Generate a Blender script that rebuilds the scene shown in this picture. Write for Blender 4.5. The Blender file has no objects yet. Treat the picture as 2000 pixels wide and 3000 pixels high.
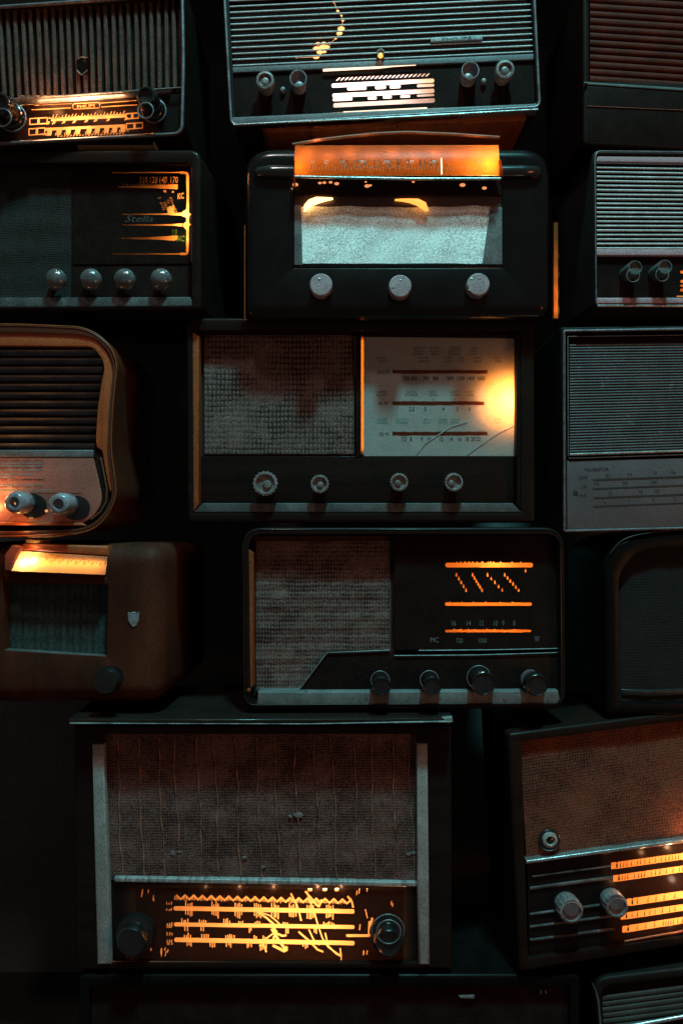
import bpy, bmesh, math, random
from mathutils import Vector, Matrix, geometry
random.seed(7)
SC = bpy.context.scene
COL = SC.collection
S = 0.0005                 # metres per photo pixel on the front plane of the stack
D = 1.15                   # camera distance
CAM = Vector((0, -D, 0))
rad = math.radians

# ------------------------------------------------------------------ materials
def newmat(name):
    m = bpy.data.materials.new(name); m.use_nodes = True
    return m, m.node_tree.nodes, m.node_tree.links, m.node_tree.nodes['Principled BSDF']

def noise(n, l, scale, detail=4, rough=.55, stretch=None, src='Object'):
    tc = n.new('ShaderNodeTexCoord'); mp = n.new('ShaderNodeMapping')
    if stretch: mp.inputs['Scale'].default_value = stretch
    l.new(tc.outputs[src], mp.inputs['Vector'])
    t = n.new('ShaderNodeTexNoise'); t.inputs['Scale'].default_value = scale
    t.inputs['Detail'].default_value = detail; t.inputs['Roughness'].default_value = rough
    l.new(mp.outputs[0], t.inputs['Vector'])
    return t

def ramp(n, l, src, stops):
    r = n.new('ShaderNodeValToRGB'); e = r.color_ramp.elements
    e[0].position = stops[0][0]; e[0].color = (*stops[0][1], 1)
    e[1].position = stops[1][0]; e[1].color = (*stops[1][1], 1)
    for p, c in stops[2:]:
        q = e.new(p); q.color = (*c, 1)
    l.new(src, r.inputs[0]); return r

def grit(n, l, col, amt=.55, scale=620):
    """fine dust and grime over a base colour"""
    t = noise(n, l, scale, 2, .8)
    mr = n.new('ShaderNodeMapRange'); mr.inputs[1].default_value = .33; mr.inputs[2].default_value = .67
    mr.inputs[3].default_value = 1-amt; mr.inputs[4].default_value = 1+amt; l.new(t.outputs['Fac'], mr.inputs[0])
    v = n.new('ShaderNodeVectorMath'); v.operation = 'SCALE'; l.new(col, v.inputs[0]); l.new(mr.outputs[0], v.inputs['Scale'])
    return v.outputs[0]

def surf(name, ca, cb, rough=.5, metal=0.0, scale=18, stretch=None, bump=.15, bscale=400, coat=0.0, spec=.5, rvar=.12, lo=.35, hi=.65, specks=None):
    m, n, l, b = newmat(name)
    t = noise(n, l, scale, 6, .6, stretch)
    r = ramp(n, l, t.outputs['Fac'], [(lo, ca), (hi, cb)])
    out = r.outputs[0]
    if specks:
        t3 = noise(n, l, specks[0], 3, .7)
        r3 = ramp(n, l, t3.outputs['Fac'], [(specks[1], (0, 0, 0)), (specks[1]+.05, (1, 1, 1))])
        mx = n.new('ShaderNodeMix'); mx.data_type = 'RGBA'
        l.new(r3.outputs[0], mx.inputs[0]); l.new(out, mx.inputs[6]); mx.inputs[7].default_value = (*specks[2], 1)
        out = mx.outputs[2]
    l.new(grit(n, l, out), b.inputs['Base Color'])
    t2 = noise(n, l, bscale, 5, .65, stretch)
    bp = n.new('ShaderNodeBump'); bp.inputs['Strength'].default_value = bump; bp.inputs['Distance'].default_value = .001
    l.new(t2.outputs['Fac'], bp.inputs['Height']); l.new(bp.outputs[0], b.inputs['Normal'])
    mr = n.new('ShaderNodeMapRange'); mr.inputs[3].default_value = max(.03, rough-rvar); mr.inputs[4].default_value = min(1, rough+rvar)
    t4 = noise(n, l, 45, 6, .7); l.new(t4.outputs['Fac'], mr.inputs[0]); l.new(mr.outputs[0], b.inputs['Roughness'])
    b.inputs['Metallic'].default_value = metal
    b.inputs['Specular IOR Level'].default_value = spec
    b.inputs['Coat Weight'].default_value = coat; b.inputs['Coat Roughness'].default_value = .12
    return m

def weave(name, ca, cb, px=5.0, pz=5.0, bump=.8, rough=.9, patch=14, dirt=.5, lo=.3, hi=.7):
    """woven speaker cloth: crossed threads (pitch in photo pixels) with worn patches"""
    m, n, l, b = newmat(name)
    tc = n.new('ShaderNodeTexCoord')
    dis = n.new('ShaderNodeTexNoise'); dis.inputs['Scale'].default_value = 30; l.new(tc.outputs['Object'], dis.inputs['Vector'])
    off = n.new('ShaderNodeVectorMath'); off.operation = 'SCALE'; off.inputs['Scale'].default_value = .004
    l.new(dis.outputs['Color'], off.inputs[0])
    add = n.new('ShaderNodeVectorMath'); add.operation = 'ADD'; l.new(tc.outputs['Object'], add.inputs[0]); l.new(off.outputs[0], add.inputs[1])
    ws = []
    for ax, p in (('X', px), ('Z', pz)):
        w = n.new('ShaderNodeTexWave'); w.bands_direction = ax; w.inputs['Scale'].default_value = 2*math.pi/20/(p*S)
        w.inputs['Distortion'].default_value = 1.2; w.inputs['Detail Scale'].default_value = 60; w.inputs['Detail'].default_value = 3
        l.new(add.outputs[0], w.inputs['Vector']); ws.append(w)
    mu = n.new('ShaderNodeMath'); mu.operation = 'MULTIPLY'
    l.new(ws[0].outputs['Fac'], mu.inputs[0]); l.new(ws[1].outputs['Fac'], mu.inputs[1])
    t = noise(n, l, patch, 7, .7)
    fine = noise(n, l, 260, 3, .7, (1, 1, 2.2))
    mm = n.new('ShaderNodeMath'); mm.operation = 'MULTIPLY_ADD'
    l.new(mu.outputs[0], mm.inputs[0]); mm.inputs[1].default_value = dirt; l.new(t.outputs['Fac'], mm.inputs[2])
    m2 = n.new('ShaderNodeMath'); m2.operation = 'MULTIPLY_ADD'
    l.new(fine.outputs['Fac'], m2.inputs[0]); m2.inputs[1].default_value = .7; l.new(mm.outputs[0], m2.inputs[2])
    r = ramp(n, l, m2.outputs[0], [(lo+.35, ca), (hi+.5, cb)])
    l.new(grit(n, l, r.outputs[0], .6), b.inputs['Base Color'])
    bp = n.new('ShaderNodeBump'); bp.inputs['Strength'].default_value = bump; bp.inputs['Distance'].default_value = .0012
    l.new(m2.outputs[0], bp.inputs['Height']); l.new(bp.outputs[0], b.inputs['Normal'])
    b.inputs['Roughness'].default_value = rough; b.inputs['Specular IOR Level'].default_value = .25
    return m

def emit(name, col, k):
    m, n, l, b = newmat(name)
    b.inputs['Base Color'].default_value = (*[c*.4 for c in col], 1)
    b.inputs['Emission Color'].default_value = (*col, 1); b.inputs['Emission Strength'].default_value = k
    return m

def diffuser(name, dcol, tcol, gloss=.06, print_scale=0, mix=.5):
    """opal sheet: shows daylight by reflection and the lamps behind it by transmission"""
    m, n, l, b = newmat(name)
    n.remove(b); out = n['Material Output']
    d = n.new('ShaderNodeBsdfDiffuse'); t = n.new('ShaderNodeBsdfTranslucent'); g = n.new('ShaderNodeBsdfGlossy')
    nz = noise(n, l, 40, 7, .7)
    r = ramp(n, l, nz.outputs['Fac'], [(.3, tuple(c*.8 for c in dcol)), (.7, dcol)])
    l.new(grit(n, l, r.outputs[0], .35), d.inputs[0]); t.inputs[0].default_value = (*tcol, 1)
    g.inputs['Roughness'].default_value = .3
    a = n.new('ShaderNodeMixShader'); a.inputs[0].default_value = mix; c = n.new('ShaderNodeMixShader'); c.inputs[0].default_value = gloss
    l.new(d.outputs[0], a.inputs[1]); l.new(t.outputs[0], a.inputs[2]); l.new(a.outputs[0], c.inputs[1]); l.new(g.outputs[0], c.inputs[2])
    l.new(c.outputs[0], out.inputs[0])
    return m

M = {}
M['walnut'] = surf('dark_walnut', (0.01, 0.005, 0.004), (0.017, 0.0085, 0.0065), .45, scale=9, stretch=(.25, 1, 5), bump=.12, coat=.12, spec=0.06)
M['brown'] = surf('brown_wood', (.07, .028, .012), (.15, .055, .022), .5, scale=7, stretch=(.3, 1, 4), bump=.2, bscale=250, coat=.1)
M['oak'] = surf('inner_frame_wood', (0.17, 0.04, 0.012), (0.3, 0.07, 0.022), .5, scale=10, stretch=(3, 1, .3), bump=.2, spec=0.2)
M['black'] = surf('black_bakelite', (0.0035, 0.003, 0.003), (0.007, 0.0055, 0.005), .3, scale=20, bump=.05, rvar=.15, spec=0.06)
M['shell'] = surf('black_streamlined_bakelite', (0.0045, 0.003, 0.0028), (0.008, 0.0055, 0.005), .22, scale=20, bump=.03, rvar=.06, coat=.3, spec=0.22)
M['matte'] = surf('matt_black_card', (0.013, 0.006, 0.005), (0.02, 0.01, 0.008), .85, scale=30, bump=.2, spec=0.04)
M['glassblack'] = surf('black_dial_glass', (0.011, 0.006, 0.005), (0.017, 0.009, 0.0075), .35, scale=30, bump=.03, spec=0.05)
M['trim'] = surf('satin_metal_trim', (0.1, 0.09, 0.095), (0.2, 0.18, 0.19), .42, .55, scale=60, bump=.25, bscale=500, specks=(90, .66, (.10, .10, .10)))
M['chrome'] = surf('worn_chrome', (0.3, 0.3, 0.3), (0.52, 0.52, 0.52), .28, .75, scale=50, bump=.2, bscale=300, specks=(120, .68, (.12, .12, .11)))
M['slat'] = surf('ivory_slats', (0.46, 0.42, 0.42), (0.64, 0.59, 0.59), .4, scale=50, bump=.15, specks=(150, .68, (.16, .16, .15)))
M['greyslat'] = surf('grey_plastic_slats', (0.055, 0.044, 0.047), (0.1, 0.08, 0.085), .5, scale=26, bump=.2, specks=(60, .64, (.14, .13, .14)))
M['brownslat'] = surf('brown_slats', (0.05, 0.009, 0.004), (0.1, 0.015, 0.007), .6, scale=30, bump=.3, spec=0.08)
M['panelgrey'] = surf('grey_lavender_plastic', (0.34, 0.19, 0.21), (0.46, 0.26, 0.29), .55, scale=12, bump=.15, specks=(80, .68, (.14, .13, .14)))
M['panelteal'] = surf('pale_metal_fascia', (0.09, 0.08, 0.083), (0.15, 0.135, 0.14), .5, .2, scale=22, bump=.3, specks=(70, .62, (.13, .13, .14)))
M['pinkplastic'] = surf('rose_brown_plastic', (0.26, 0.085, 0.062), (0.36, 0.115, 0.085), .42, scale=14, bump=.12, coat=.15)
M['ledge'] = surf('painted_ledge', (0.038, 0.036, 0.036), (0.085, 0.085, 0.083), .6, scale=28, bump=.35, bscale=180, specks=(55, .60, (.11, .11, .11)))
M['ledge2'] = surf('bright_painted_ledge', (0.08, 0.08, 0.08), (0.155, 0.155, 0.152), .6, scale=28, bump=.35, bscale=180, specks=(55, .62, (.07, .06, .06)))
M['smokedmask'] = diffuser('smoked_dial_paint', (.011, .007, .006), (.85, .55, .42), .015, mix=.010)  # slight translucency imitates a haze of glow around the scale
M['smokedmask2'] = diffuser('dark_smoked_dial_paint', (.011, .007, .006), (.9, .36, .12), .015, mix=.012)
M['shelfdark'] = surf('dark_shelf', (.022, .018, .016), (.034, .028, .025), .9, scale=6, bump=.2, spec=.05)
M['smokyhood'] = surf('smoky_hood_plastic', (.045, .024, .022), (.08, .045, .042), .3, scale=16, bump=.1, spec=.4)
M['gloss'] = surf('polished_black_bakelite', (.010, .010, .010), (.018, .018, .017), .2, scale=20, bump=.02, rvar=.05, coat=1.0)
M['margincloth'] = surf('dirty_cloth_margin', (.08, .07, .07), (.16, .14, .14), .9, scale=30, bump=.4)  # shadow along the cloth sides put into a darker colour
M['cream'] = surf('cream_pilaster', (0.21, 0.19, 0.18), (0.31, 0.28, 0.27), .55, scale=25, bump=.2, specks=(70, .68, (.2, .2, .19)))
M['knobcream'] = surf('stained_cream_bakelite', (0.3, 0.22, 0.235), (0.44, 0.33, 0.35), .3, scale=50, bump=.1, specks=(55, .62, (.05, .045, .04)))
M['knobgrey'] = surf('grey_ribbed_plastic', (0.11, 0.09, 0.09), (0.24, 0.2, 0.2), .35, scale=80, bump=.3, specks=(140, .6, (.06, .06, .06)))
M['knobclear'] = surf('smoky_clear_plastic', (0.15, 0.14, 0.16), (0.3, 0.28, 0.31), .22, scale=60, bump=.15, coat=.5)
M['knobdark'] = surf('black_knob', (0.007, 0.0065, 0.0065), (0.014, 0.013, 0.013), .22, scale=40, bump=.1, coat=.4)
M['knobball'] = surf('smoked_ball_knob', (0.05, 0.045, 0.045), (0.12, 0.11, 0.11), .2, scale=60, bump=.15, coat=.6)
M['knobface'] = surf('grey_face', (0.09, 0.065, 0.07), (0.14, 0.1, 0.11), .5, scale=60, bump=.3)
M['badge'] = surf('cast_metal_badge', (0.2, 0.19, 0.19), (0.3, 0.28, 0.28), .5, .3, scale=90, bump=.5)
M['ink'] = surf('black_ink', (.012, .010, .009), (.025, .02, .018), .7, scale=40, bump=.1)
M['inkred'] = surf('brown_ink', (.07, .018, .008), (.11, .03, .012), .7, scale=40, bump=.1)
M['inkgreen'] = surf('green_ink', (.02, .16, .11), (.03, .2, .14), .7, scale=40, bump=.1)
M['inkgrey'] = surf('grey_ink', (.09, .10, .10), (.15, .16, .16), .7, scale=40, bump=.1)
M['wall'] = surf('dark_backdrop', (.075, .072, .07), (.10, .096, .092), .9, scale=5, bump=.2)
M['housing'] = surf('lamp_housing_paint', (.5, .42, .3), (.6, .5, .36), .7, scale=20, bump=.1)
M['clothdark'] = weave('dark_green_cloth', (.008, .012, .011), (.035, .05, .045), 20, 60, .6)
M['clothdim'] = weave('dusty_olive_cloth', (0.008, 0.006, 0.005), (0.022, 0.019, 0.016), 7, 7, 1, patch=25)
M['clothgrid'] = weave('checked_brown_cloth', (0.022, 0.012, 0.009), (0.16, 0.1, 0.087), 12, 16, 1, patch=20, dirt=.6, lo=.42, hi=.72)
M['clothwave'] = weave('rough_striped_cloth', (0.025, 0.01, 0.007), (0.17, 0.1, 0.086), 9, 13, 1, patch=16, dirt=.45, lo=.4, hi=.75)
M['clothbrown'] = weave('dusty_brown_cloth', (.035, .016, .012), (.26, .20, .20), 8, 9, 1, patch=11, dirt=.35, lo=.42, hi=.8)
M['clothrust'] = weave('rust_brown_cloth', (0.03, 0.008, 0.004), (0.17, 0.05, 0.028), 8, 9, 1, patch=9, dirt=.35, lo=.36, hi=.72)
M['clothrib'] = weave('ribbed_brown_cloth', (0.022, 0.012, 0.009), (0.1, 0.048, 0.036), 5, 6, .9, patch=24, dirt=.4, lo=.35, hi=.75)
M['clothpale'] = weave('pale_worn_cloth', (0.52, 0.52, 0.5), (0.88, 0.9, 0.87), 4, 4, .35, patch=24, dirt=.18, lo=.2, hi=.7)
M['amber'] = diffuser('amber_backlit_sheet', (0.25, 0.08, 0.02), (1.0, 0.36, 0.06))
M['amberpale'] = diffuser('pale_amber_sheet', (.30, .10, .03), (1.0, .50, .17))
M['pinksheet'] = diffuser('milky_backlit_sheet', (.5, .42, .4), (1.0, .78, .72))
M['yellowsheet'] = diffuser('yellow_backlit_sheet', (.4, .35, .02), (.95, .75, .02))
M['paper'] = diffuser('aged_white_dial_sheet', (.50, .50, .47), (1.0, .58, .22), .05, mix=.4)
M['topdial'] = diffuser('amber_top_dial_sheet', (0.16, 0.035, 0.006), (1.0, 0.29, 0.035), .004)
M['filament'] = emit('hot_filament', (1, .46, .15), 1.9)
M['filamentdim'] = emit('amber_bead', (1, .42, .09), 1.6)
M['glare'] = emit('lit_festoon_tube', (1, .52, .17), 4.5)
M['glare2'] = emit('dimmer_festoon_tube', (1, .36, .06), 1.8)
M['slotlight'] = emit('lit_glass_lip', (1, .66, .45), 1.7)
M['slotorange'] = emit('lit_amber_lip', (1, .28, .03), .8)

M['inkred_soft'] = surf('faded_brown_print', (0.2, 0.06, 0.012), (0.28, 0.09, 0.018), .7)
M['dialprint'] = diffuser('bright_dial_figures', (.6, .3, .12), (1, .62, .25))
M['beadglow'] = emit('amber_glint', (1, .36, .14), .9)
M['greyside'] = surf('grey_green_cabinet', (0.022, 0.021, 0.02), (0.035, 0.033, 0.031), .55, scale=14, bump=.15, spec=0.2)
M['knobdarkrib'] = surf('grey_black_ribbed_knob', (.05, .06, .06), (.09, .105, .10), .35, scale=50, bump=.2)
M['brownrim'] = surf('dark_orange_veneer', (0.06, 0.015, 0.006), (0.11, 0.026, 0.011), .4, scale=9, bump=.15, coat=.3)
M['rimwood'] = surf('orange_veneer', (0.3, 0.058, 0.014), (0.44, 0.09, 0.024), .45, scale=9, stretch=(1, 1, 1), bump=.15, coat=.15)
M['footwood'] = surf('pale_wood_foot', (.42, .26, .12), (.55, .36, .18), .5, scale=20, bump=.15)
M['louvre'] = surf('blue_black_louvre', (0.035, 0.03, 0.036), (0.09, 0.08, 0.09), .45, scale=30, bump=.3)
M['stripegrey'] = surf('faded_grey_print', (.10, .10, .10), (.22, .21, .21), .6, scale=60, bump=.1)
M['brownboard'] = surf('brown_felt_board', (0.03, 0.01, 0.006), (0.05, 0.017, 0.01), .85, scale=40, bump=.2)
M['slitsheet'] = diffuser('amber_slit', (.3, .1, .02), (1, .33, .04))
M['barfilm'] = diffuser('brown_translucent_print', (.035, .02, .015), (.9, .22, .01), .03)
M['inkdim'] = surf('dull_script', (.02, .017, .016), (.055, .045, .04), .7)
M['inkgrey2'] = surf('faded_ink', (0.05, 0.045, 0.04), (0.1, 0.09, 0.085), .7)
M['crackpaper'] = surf('torn_paper_edge', (0.16, 0.15, 0.14), (0.3, 0.29, 0.27), .8)
M['greyside2'] = surf('dark_grey_cabinet', (0.009, 0.007, 0.0065), (0.015, 0.012, 0.011), .5, scale=14, bump=.15, spec=0.1)
M['greytrim'] = surf('dull_grey_trim', (0.09, 0.075, 0.085), (0.15, 0.13, 0.145), .45, .3, scale=60, bump=.2)
M['panelgrey2'] = surf('lavender_grey_panel', (0.07, 0.052, 0.058), (0.11, 0.082, 0.09), .6, scale=10, bump=.2, specks=(70, .68, (.07, .065, .07)))
M['brown2'] = surf('chestnut_veneer', (0.022, 0.0055, 0.0022), (0.085, 0.019, 0.008), .66, scale=6, stretch=(2.5, 1, .8), bump=.5, bscale=160, coat=.0, lo=.3, hi=.7, spec=0.15)
M['paleglass'] = diffuser('pale_sloping_glass', (.5, .25, .14), (1.0, .52, .16), .05)
M['emblemgrey'] = surf('dull_pewter', (.16, .16, .18), (.30, .30, .33), .5, .2, scale=120, bump=.6)
M['rimdull'] = surf('dull_rim', (0.01, 0.009, 0.009), (0.02, 0.018, 0.018), .4, scale=30, bump=.1, spec=0.3)
M['trimdull'] = surf('dull_silver_edge', (.14, .15, .15), (.24, .25, .25), .4, .4, scale=60, bump=.15)
M['clothblack'] = weave('black_cloth', (0.006, 0.0048, 0.0045), (0.014, 0.011, 0.01), 8, 8, .6)
M['lidwood'] = surf('dark_lid_veneer', (0.012, 0.007, 0.006), (0.02, 0.012, 0.01), .35, scale=8, bump=.1, coat=.2, spec=0.08)
M['lidglint'] = surf('worn_lid_edge', (.06, .066, .066), (.26, .28, .275), .35, scale=30, bump=.2, lo=.4, hi=.62)  # highlight along the lid put into a paler colour
M['clothdust'] = weave('sagging_dusty_cloth', (0.028, 0.01, 0.0065), (0.165, 0.082, 0.071), 7, 8, 1, patch=15, dirt=.35, lo=.42, hi=.78)
M['threadbrown'] = surf('brown_threads', (0.14, 0.045, 0.02), (0.42, 0.16, 0.1), .9, scale=60, bump=.5)
M['frayed'] = surf('frayed_fibres', (0.14, 0.11, 0.11), (0.22, 0.17, 0.17), .9, scale=200, bump=.5)
M['chrome2'] = surf('tarnished_strip', (0.2, 0.19, 0.19), (0.4, 0.38, 0.38), .45, .3, scale=22, stretch=(9, 1, .2), bump=.15, lo=.38, hi=.52, specks=(60, .68, (.05, .05, .05)))
M['amberpeach'] = diffuser('peach_backlit_sheet', (0.3, 0.1, 0.04), (1.0, 0.4, 0.12))
M['ribdull'] = surf('dull_grey_ribs', (0.03, 0.022, 0.022), (0.11, 0.085, 0.085), .5, scale=28, bump=.3, lo=.42, hi=.6)
M['stripeteal'] = surf('dim_teal_plastic', (0.02, 0.024, 0.022), (0.035, 0.042, 0.038), .6, scale=25, bump=.3)
M['catchmetal'] = surf('grey_catch', (.10, .12, .12), (.18, .21, .21), .4, .2, scale=90, bump=.3)

# ------------------------------------------------------------------ geometry helpers
def finish(bm, name, mat, parent, sharp=35, recalc=True, weld=False):
    if weld: bmesh.ops.remove_doubles(bm, verts=bm.verts, dist=1e-6)
    if recalc: bmesh.ops.recalc_face_normals(bm, faces=bm.faces)
    me = bpy.data.meshes.new(name); bm.to_mesh(me); bm.free()
    me.materials.append(M[mat] if isinstance(mat, str) else mat)
    for p in me.polygons: p.use_smooth = True
    me.set_sharp_from_angle(angle=rad(sharp))
    o = bpy.data.objects.new(name, me); COL.objects.link(o)
    if parent: o.parent = parent
    return o

def lerp(a, b, t): return tuple(x+(y-x)*t for x, y in zip(a, b))

def round_poly(pts, r, n=5):
    """round the corners of a polygon; r one radius or a list"""
    rs = r if isinstance(r, (list, tuple)) else [r]*len(pts)
    out = []; N = len(pts)
    for i, p in enumerate(pts):
        a = Vector(pts[i-1]); b = Vector(p); c = Vector(pts[(i+1) % N]); rr = rs[i]
        if rr <= 0: out += [tuple(b)]*1; continue
        da = (a-b); dc = (c-b); la, lc = da.length, dc.length
        k = min(rr, la*.49, lc*.49)
        s, e = b+da/la*k, b+dc/lc*k
        for j in range(n+1):
            t = j/n; out.append(tuple((1-t)**2*s + 2*t*(1-t)*b + t*t*e))
    return out

def rect(x0, y0, x1, y1): return [(x0, y0), (x1, y0), (x1, y1), (x0, y1)]

def area2(p): return sum(p[i-1][0]*p[i][1]-p[i][0]*p[i-1][1] for i in range(len(p)))

def inset(pts, d):
    """move the outline of a polygon inwards by d"""
    N = len(pts); sg = 1 if area2(pts) > 0 else -1; out = []
    for i in range(N):
        a, b, c = Vector(pts[i-1]), Vector(pts[i]), Vector(pts[(i+1) % N])
        e1 = b-a; e2 = c-b
        if e1.length < 1e-9: e1 = e2
        if e2.length < 1e-9: e2 = e1
        e1.normalize(); e2.normalize()
        n1 = Vector((-e1.y, e1.x))*sg; n2 = Vector((-e2.y, e2.x))*sg
        m = (n1+n2)
        if m.length < 1e-6: m = n1
        m.normalize(); k = d/max(.35, m.dot(n1))
        out.append(tuple(b+m*k))
    return out

def loft(bm, rings, closed=True, cap0=False, cap1=False):
    vs = [[bm.verts.new(p) for p in r] for r in rings]
    for a, b in zip(vs, vs[1:]):
        N = len(a)
        for i in range(N if closed else N-1):
            j = (i+1) % N
            bm.faces.new((a[i], a[j], b[j], b[i]))
    if cap0: bm.faces.new(vs[0])
    if cap1: bm.faces.new(vs[-1])
    return vs

def tube_mesh(bm, pts, r, seg=8, closed=False):
    P = [Vector(p) for p in pts]; N = len(P); rings = []
    rs = r if isinstance(r, (list, tuple)) else [r]*N
    for i in range(N):
        if closed: t = P[(i+1) % N]-P[i-1]
        else: t = P[min(i+1, N-1)]-P[max(i-1, 0)]
        t.normalize(); up = Vector((0, 1, 0)); s = t.cross(up)
        if s.length < 1e-4: s = Vector((1, 0, 0))
        s.normalize(); u = s.cross(t)
        rings.append([P[i]+(s*math.cos(a)+u*math.sin(a))*rs[i] for a in [2*math.pi*k/seg for k in range(seg)]])
    if closed: rings.append(rings[0]); loft(bm, rings)
    else: loft(bm, rings, cap0=True, cap1=True)

def thick(pts, w):
    """a pixel polyline as quads of width w"""
    out = []
    for a, b in zip(pts, pts[1:]):
        a, b = Vector(a), Vector(b); t = (b-a)
        if t.length < 1e-6: continue
        t.normalize(); n = Vector((-t.y, t.x))*w/2; e = t*w*.2
        out.append([tuple(a-e+n), tuple(b+e+n), tuple(b+e-n), tuple(a-e-n)])
    return out

_tc = {}
def text_tris(s, x, y, size, rot=0, sx=1.0, align='CENTER', shear=0.0, bold=0.0):
    """triangles of a word in photo pixels; (x, y) is the baseline point"""
    key = (s, align, shear, bold)
    if key not in _tc:
        cu = bpy.data.curves.new('t', 'FONT'); cu.body = s; cu.align_x = align; cu.shear = shear; cu.resolution_u = 2; cu.offset = bold
        o = bpy.data.objects.new('t', cu); COL.objects.link(o)
        dg = bpy.context.evaluated_depsgraph_get(); me = o.evaluated_get(dg).to_mesh()
        me.calc_loop_triangles()
        _tc[key] = [[(me.vertices[v].co.x, me.vertices[v].co.y) for v in t.vertices] for t in me.loop_triangles]
        o.evaluated_get(dg).to_mesh_clear(); bpy.data.objects.remove(o); bpy.data.curves.remove(cu)
    c, sn = math.cos(rad(rot)), math.sin(rad(rot)); out = []
    for t in _tc[key]:
        out.append([(x+(px*sx*c-py*sn)*size, y-(px*sx*sn+py*c)*size) for px, py in t])
    return out

class Radio:
    def __init__(s, name, label, at, roll=0, yaw=0, pitch=0, y0=0.0, cat='radio', group='old radios stacked in a wall'):
        s.loc = Vector(((at[0]-1000)*S, 0, (1500-at[1])*S))
        s.loc = CAM + (s.loc-CAM)*((D+y0)/D)
        s.R = Matrix.Rotation(rad(yaw), 3, 'Z') @ Matrix.Rotation(rad(pitch), 3, 'X') @ Matrix.Rotation(rad(-roll), 3, 'Y')
        e = bpy.data.objects.new(name, None); COL.objects.link(e); e.empty_display_size = .03
        e.location = s.loc; e.rotation_euler = s.R.to_euler()
        e['label'] = label; e['category'] = cat
        if group: e['group'] = group
        s.e = e; s.o = s.R.transposed() @ (CAM-s.loc)
    def uv(s, px, py, d=0.0):
        d = d*S
        r = s.R.transposed() @ Vector(((px-1000)*S, D, (1500-py)*S))
        t = (-d-s.o.y)/r.y; p = s.o+r*t
        return (p.x, p.z)
    def P(s, px, py, d=0.0):
        x, z = s.uv(px, py, d); return Vector((x, -d*S, z))
    def uvs(s, pts, d=0.0): return [s.uv(x, y, d) for x, y in pts]
    def out(s, bm, name, mat, parent=None, label=None, **k):
        o = finish(bm, name, mat, parent or s.e, **k)
        if label: o['label'] = label
        return o
    # --- solid slab with a chamfered / rounded front edge
    def slab(s, name, pts, d, th, mat, bev=.0006, parent=None, label=None, r=0, n=5, steps=3):
        if r: pts = round_poly(pts, r, n)
        q = s.uvs(pts, d); bm = bmesh.new(); rings = []; d = d*S
        rings.append([(x, -d+th, z) for x, z in q])
        for k in range(steps+1):
            a = math.pi/2*k/steps
            qi = inset(q, bev*(1-math.cos(a)))
            rings.append([(x, -d+bev*(1-math.sin(a)), z) for x, z in qi])
        loft(bm, rings, cap0=True, cap1=True)
        return s.out(bm, name, mat, parent, label)
    # --- hollow cabinet: rounded front frame, recess walls, sides and back
    def cab(s, outer, ro, opening, ri, rec, depth, mat, bev=.004, name='cabinet', steps=5, n=6, ibev=.001, d=0.0, back_scale=.97):
        rl = ro if isinstance(ro, (list, tuple)) else [ro]*len(outer)
        ro = [max(v, bev/S*1.12) for v in rl]
        q = s.uvs(round_poly(outer, ro, n), d); p = s.uvs(round_poly(opening, ri, n), d)
        bm = bmesh.new(); rings = []
        cx = sum(a for a, b in q)/len(q); cz = sum(b for a, b in q)/len(q)
        bk = [(cx+(x-cx)*back_scale, -d+depth, cz+(z-cz)*back_scale) for x, z in q]
        rings.append(bk); 
        for k in range(steps+1):
            a = math.pi/2*k/steps
            qi = inset(q, bev*(1-math.cos(a))); rings.append([(x, -d+bev*(1-math.sin(a)), z) for x, z in qi])
        vs = loft(bm, rings, cap0=True)
        rg = []
        for k in range(3):
            a = math.pi/2*k/2
            qi = inset(p, -ibev*(1-math.sin(a))) ; rg.append([(x, -d+ibev*(1-math.cos(a)), z) for x, z in qi])
        rg.append([(x, -d+rec, z) for x, z in p])
        vi = loft(bm, rg)
        bridge(bm, vs[-1], vi[0])
        return s.out(bm, name, mat)
    def bar(s, bm, a, b, d, r, seg=8, flat=1.0):
        pa, pb = s.P(*a, d), s.P(*b, d); t = (pb-pa).normalized(); u = Vector((0, 1, 0)); w = t.cross(u)
        rings = []
        for p in (pa, pb): rings.append([p+(w*math.cos(q)+u*math.sin(q)*flat)*r for q in [2*math.pi*k/seg for k in range(seg)]])
        loft(bm, rings, cap0=True, cap1=True)
    def slats(s, name, tl, tr, br, bl, n, d, rpx, mat, parent=None, label=None, jit=0.0, flat=1.0):
        bm = bmesh.new()
        for i in range(n):
            t = i/(n-1); j = random.uniform(-jit, jit)
            a = lerp(tl, bl, t); b = lerp(tr, br, t)
            s.bar(bm, (a[0], a[1]+j), (b[0], b[1]+random.uniform(-jit, jit)), d, rpx*S*random.uniform(.92, 1.08), 10, flat)
        return s.out(bm, name, mat, parent, label, sharp=60)
    def path(s, name, pts, rpx, d, mat, closed=False, parent=None, label=None, seg=8):
        bm = bmesh.new(); tube_mesh(bm, [s.P(x, y, d) for x, y in pts], [q*S for q in rpx] if isinstance(rpx, list) else rpx*S, seg, closed)
        return s.out(bm, name, mat, parent, label, sharp=60)
    def sheet(s, name, pts, d, mat, parent=None, label=None):
        bm = bmesh.new(); vs = [bm.verts.new(s.P(x, y, d)) for x, y in pts]; bm.faces.new(vs)
        return s.out(bm, name, mat, parent, label, recalc=False)
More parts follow.
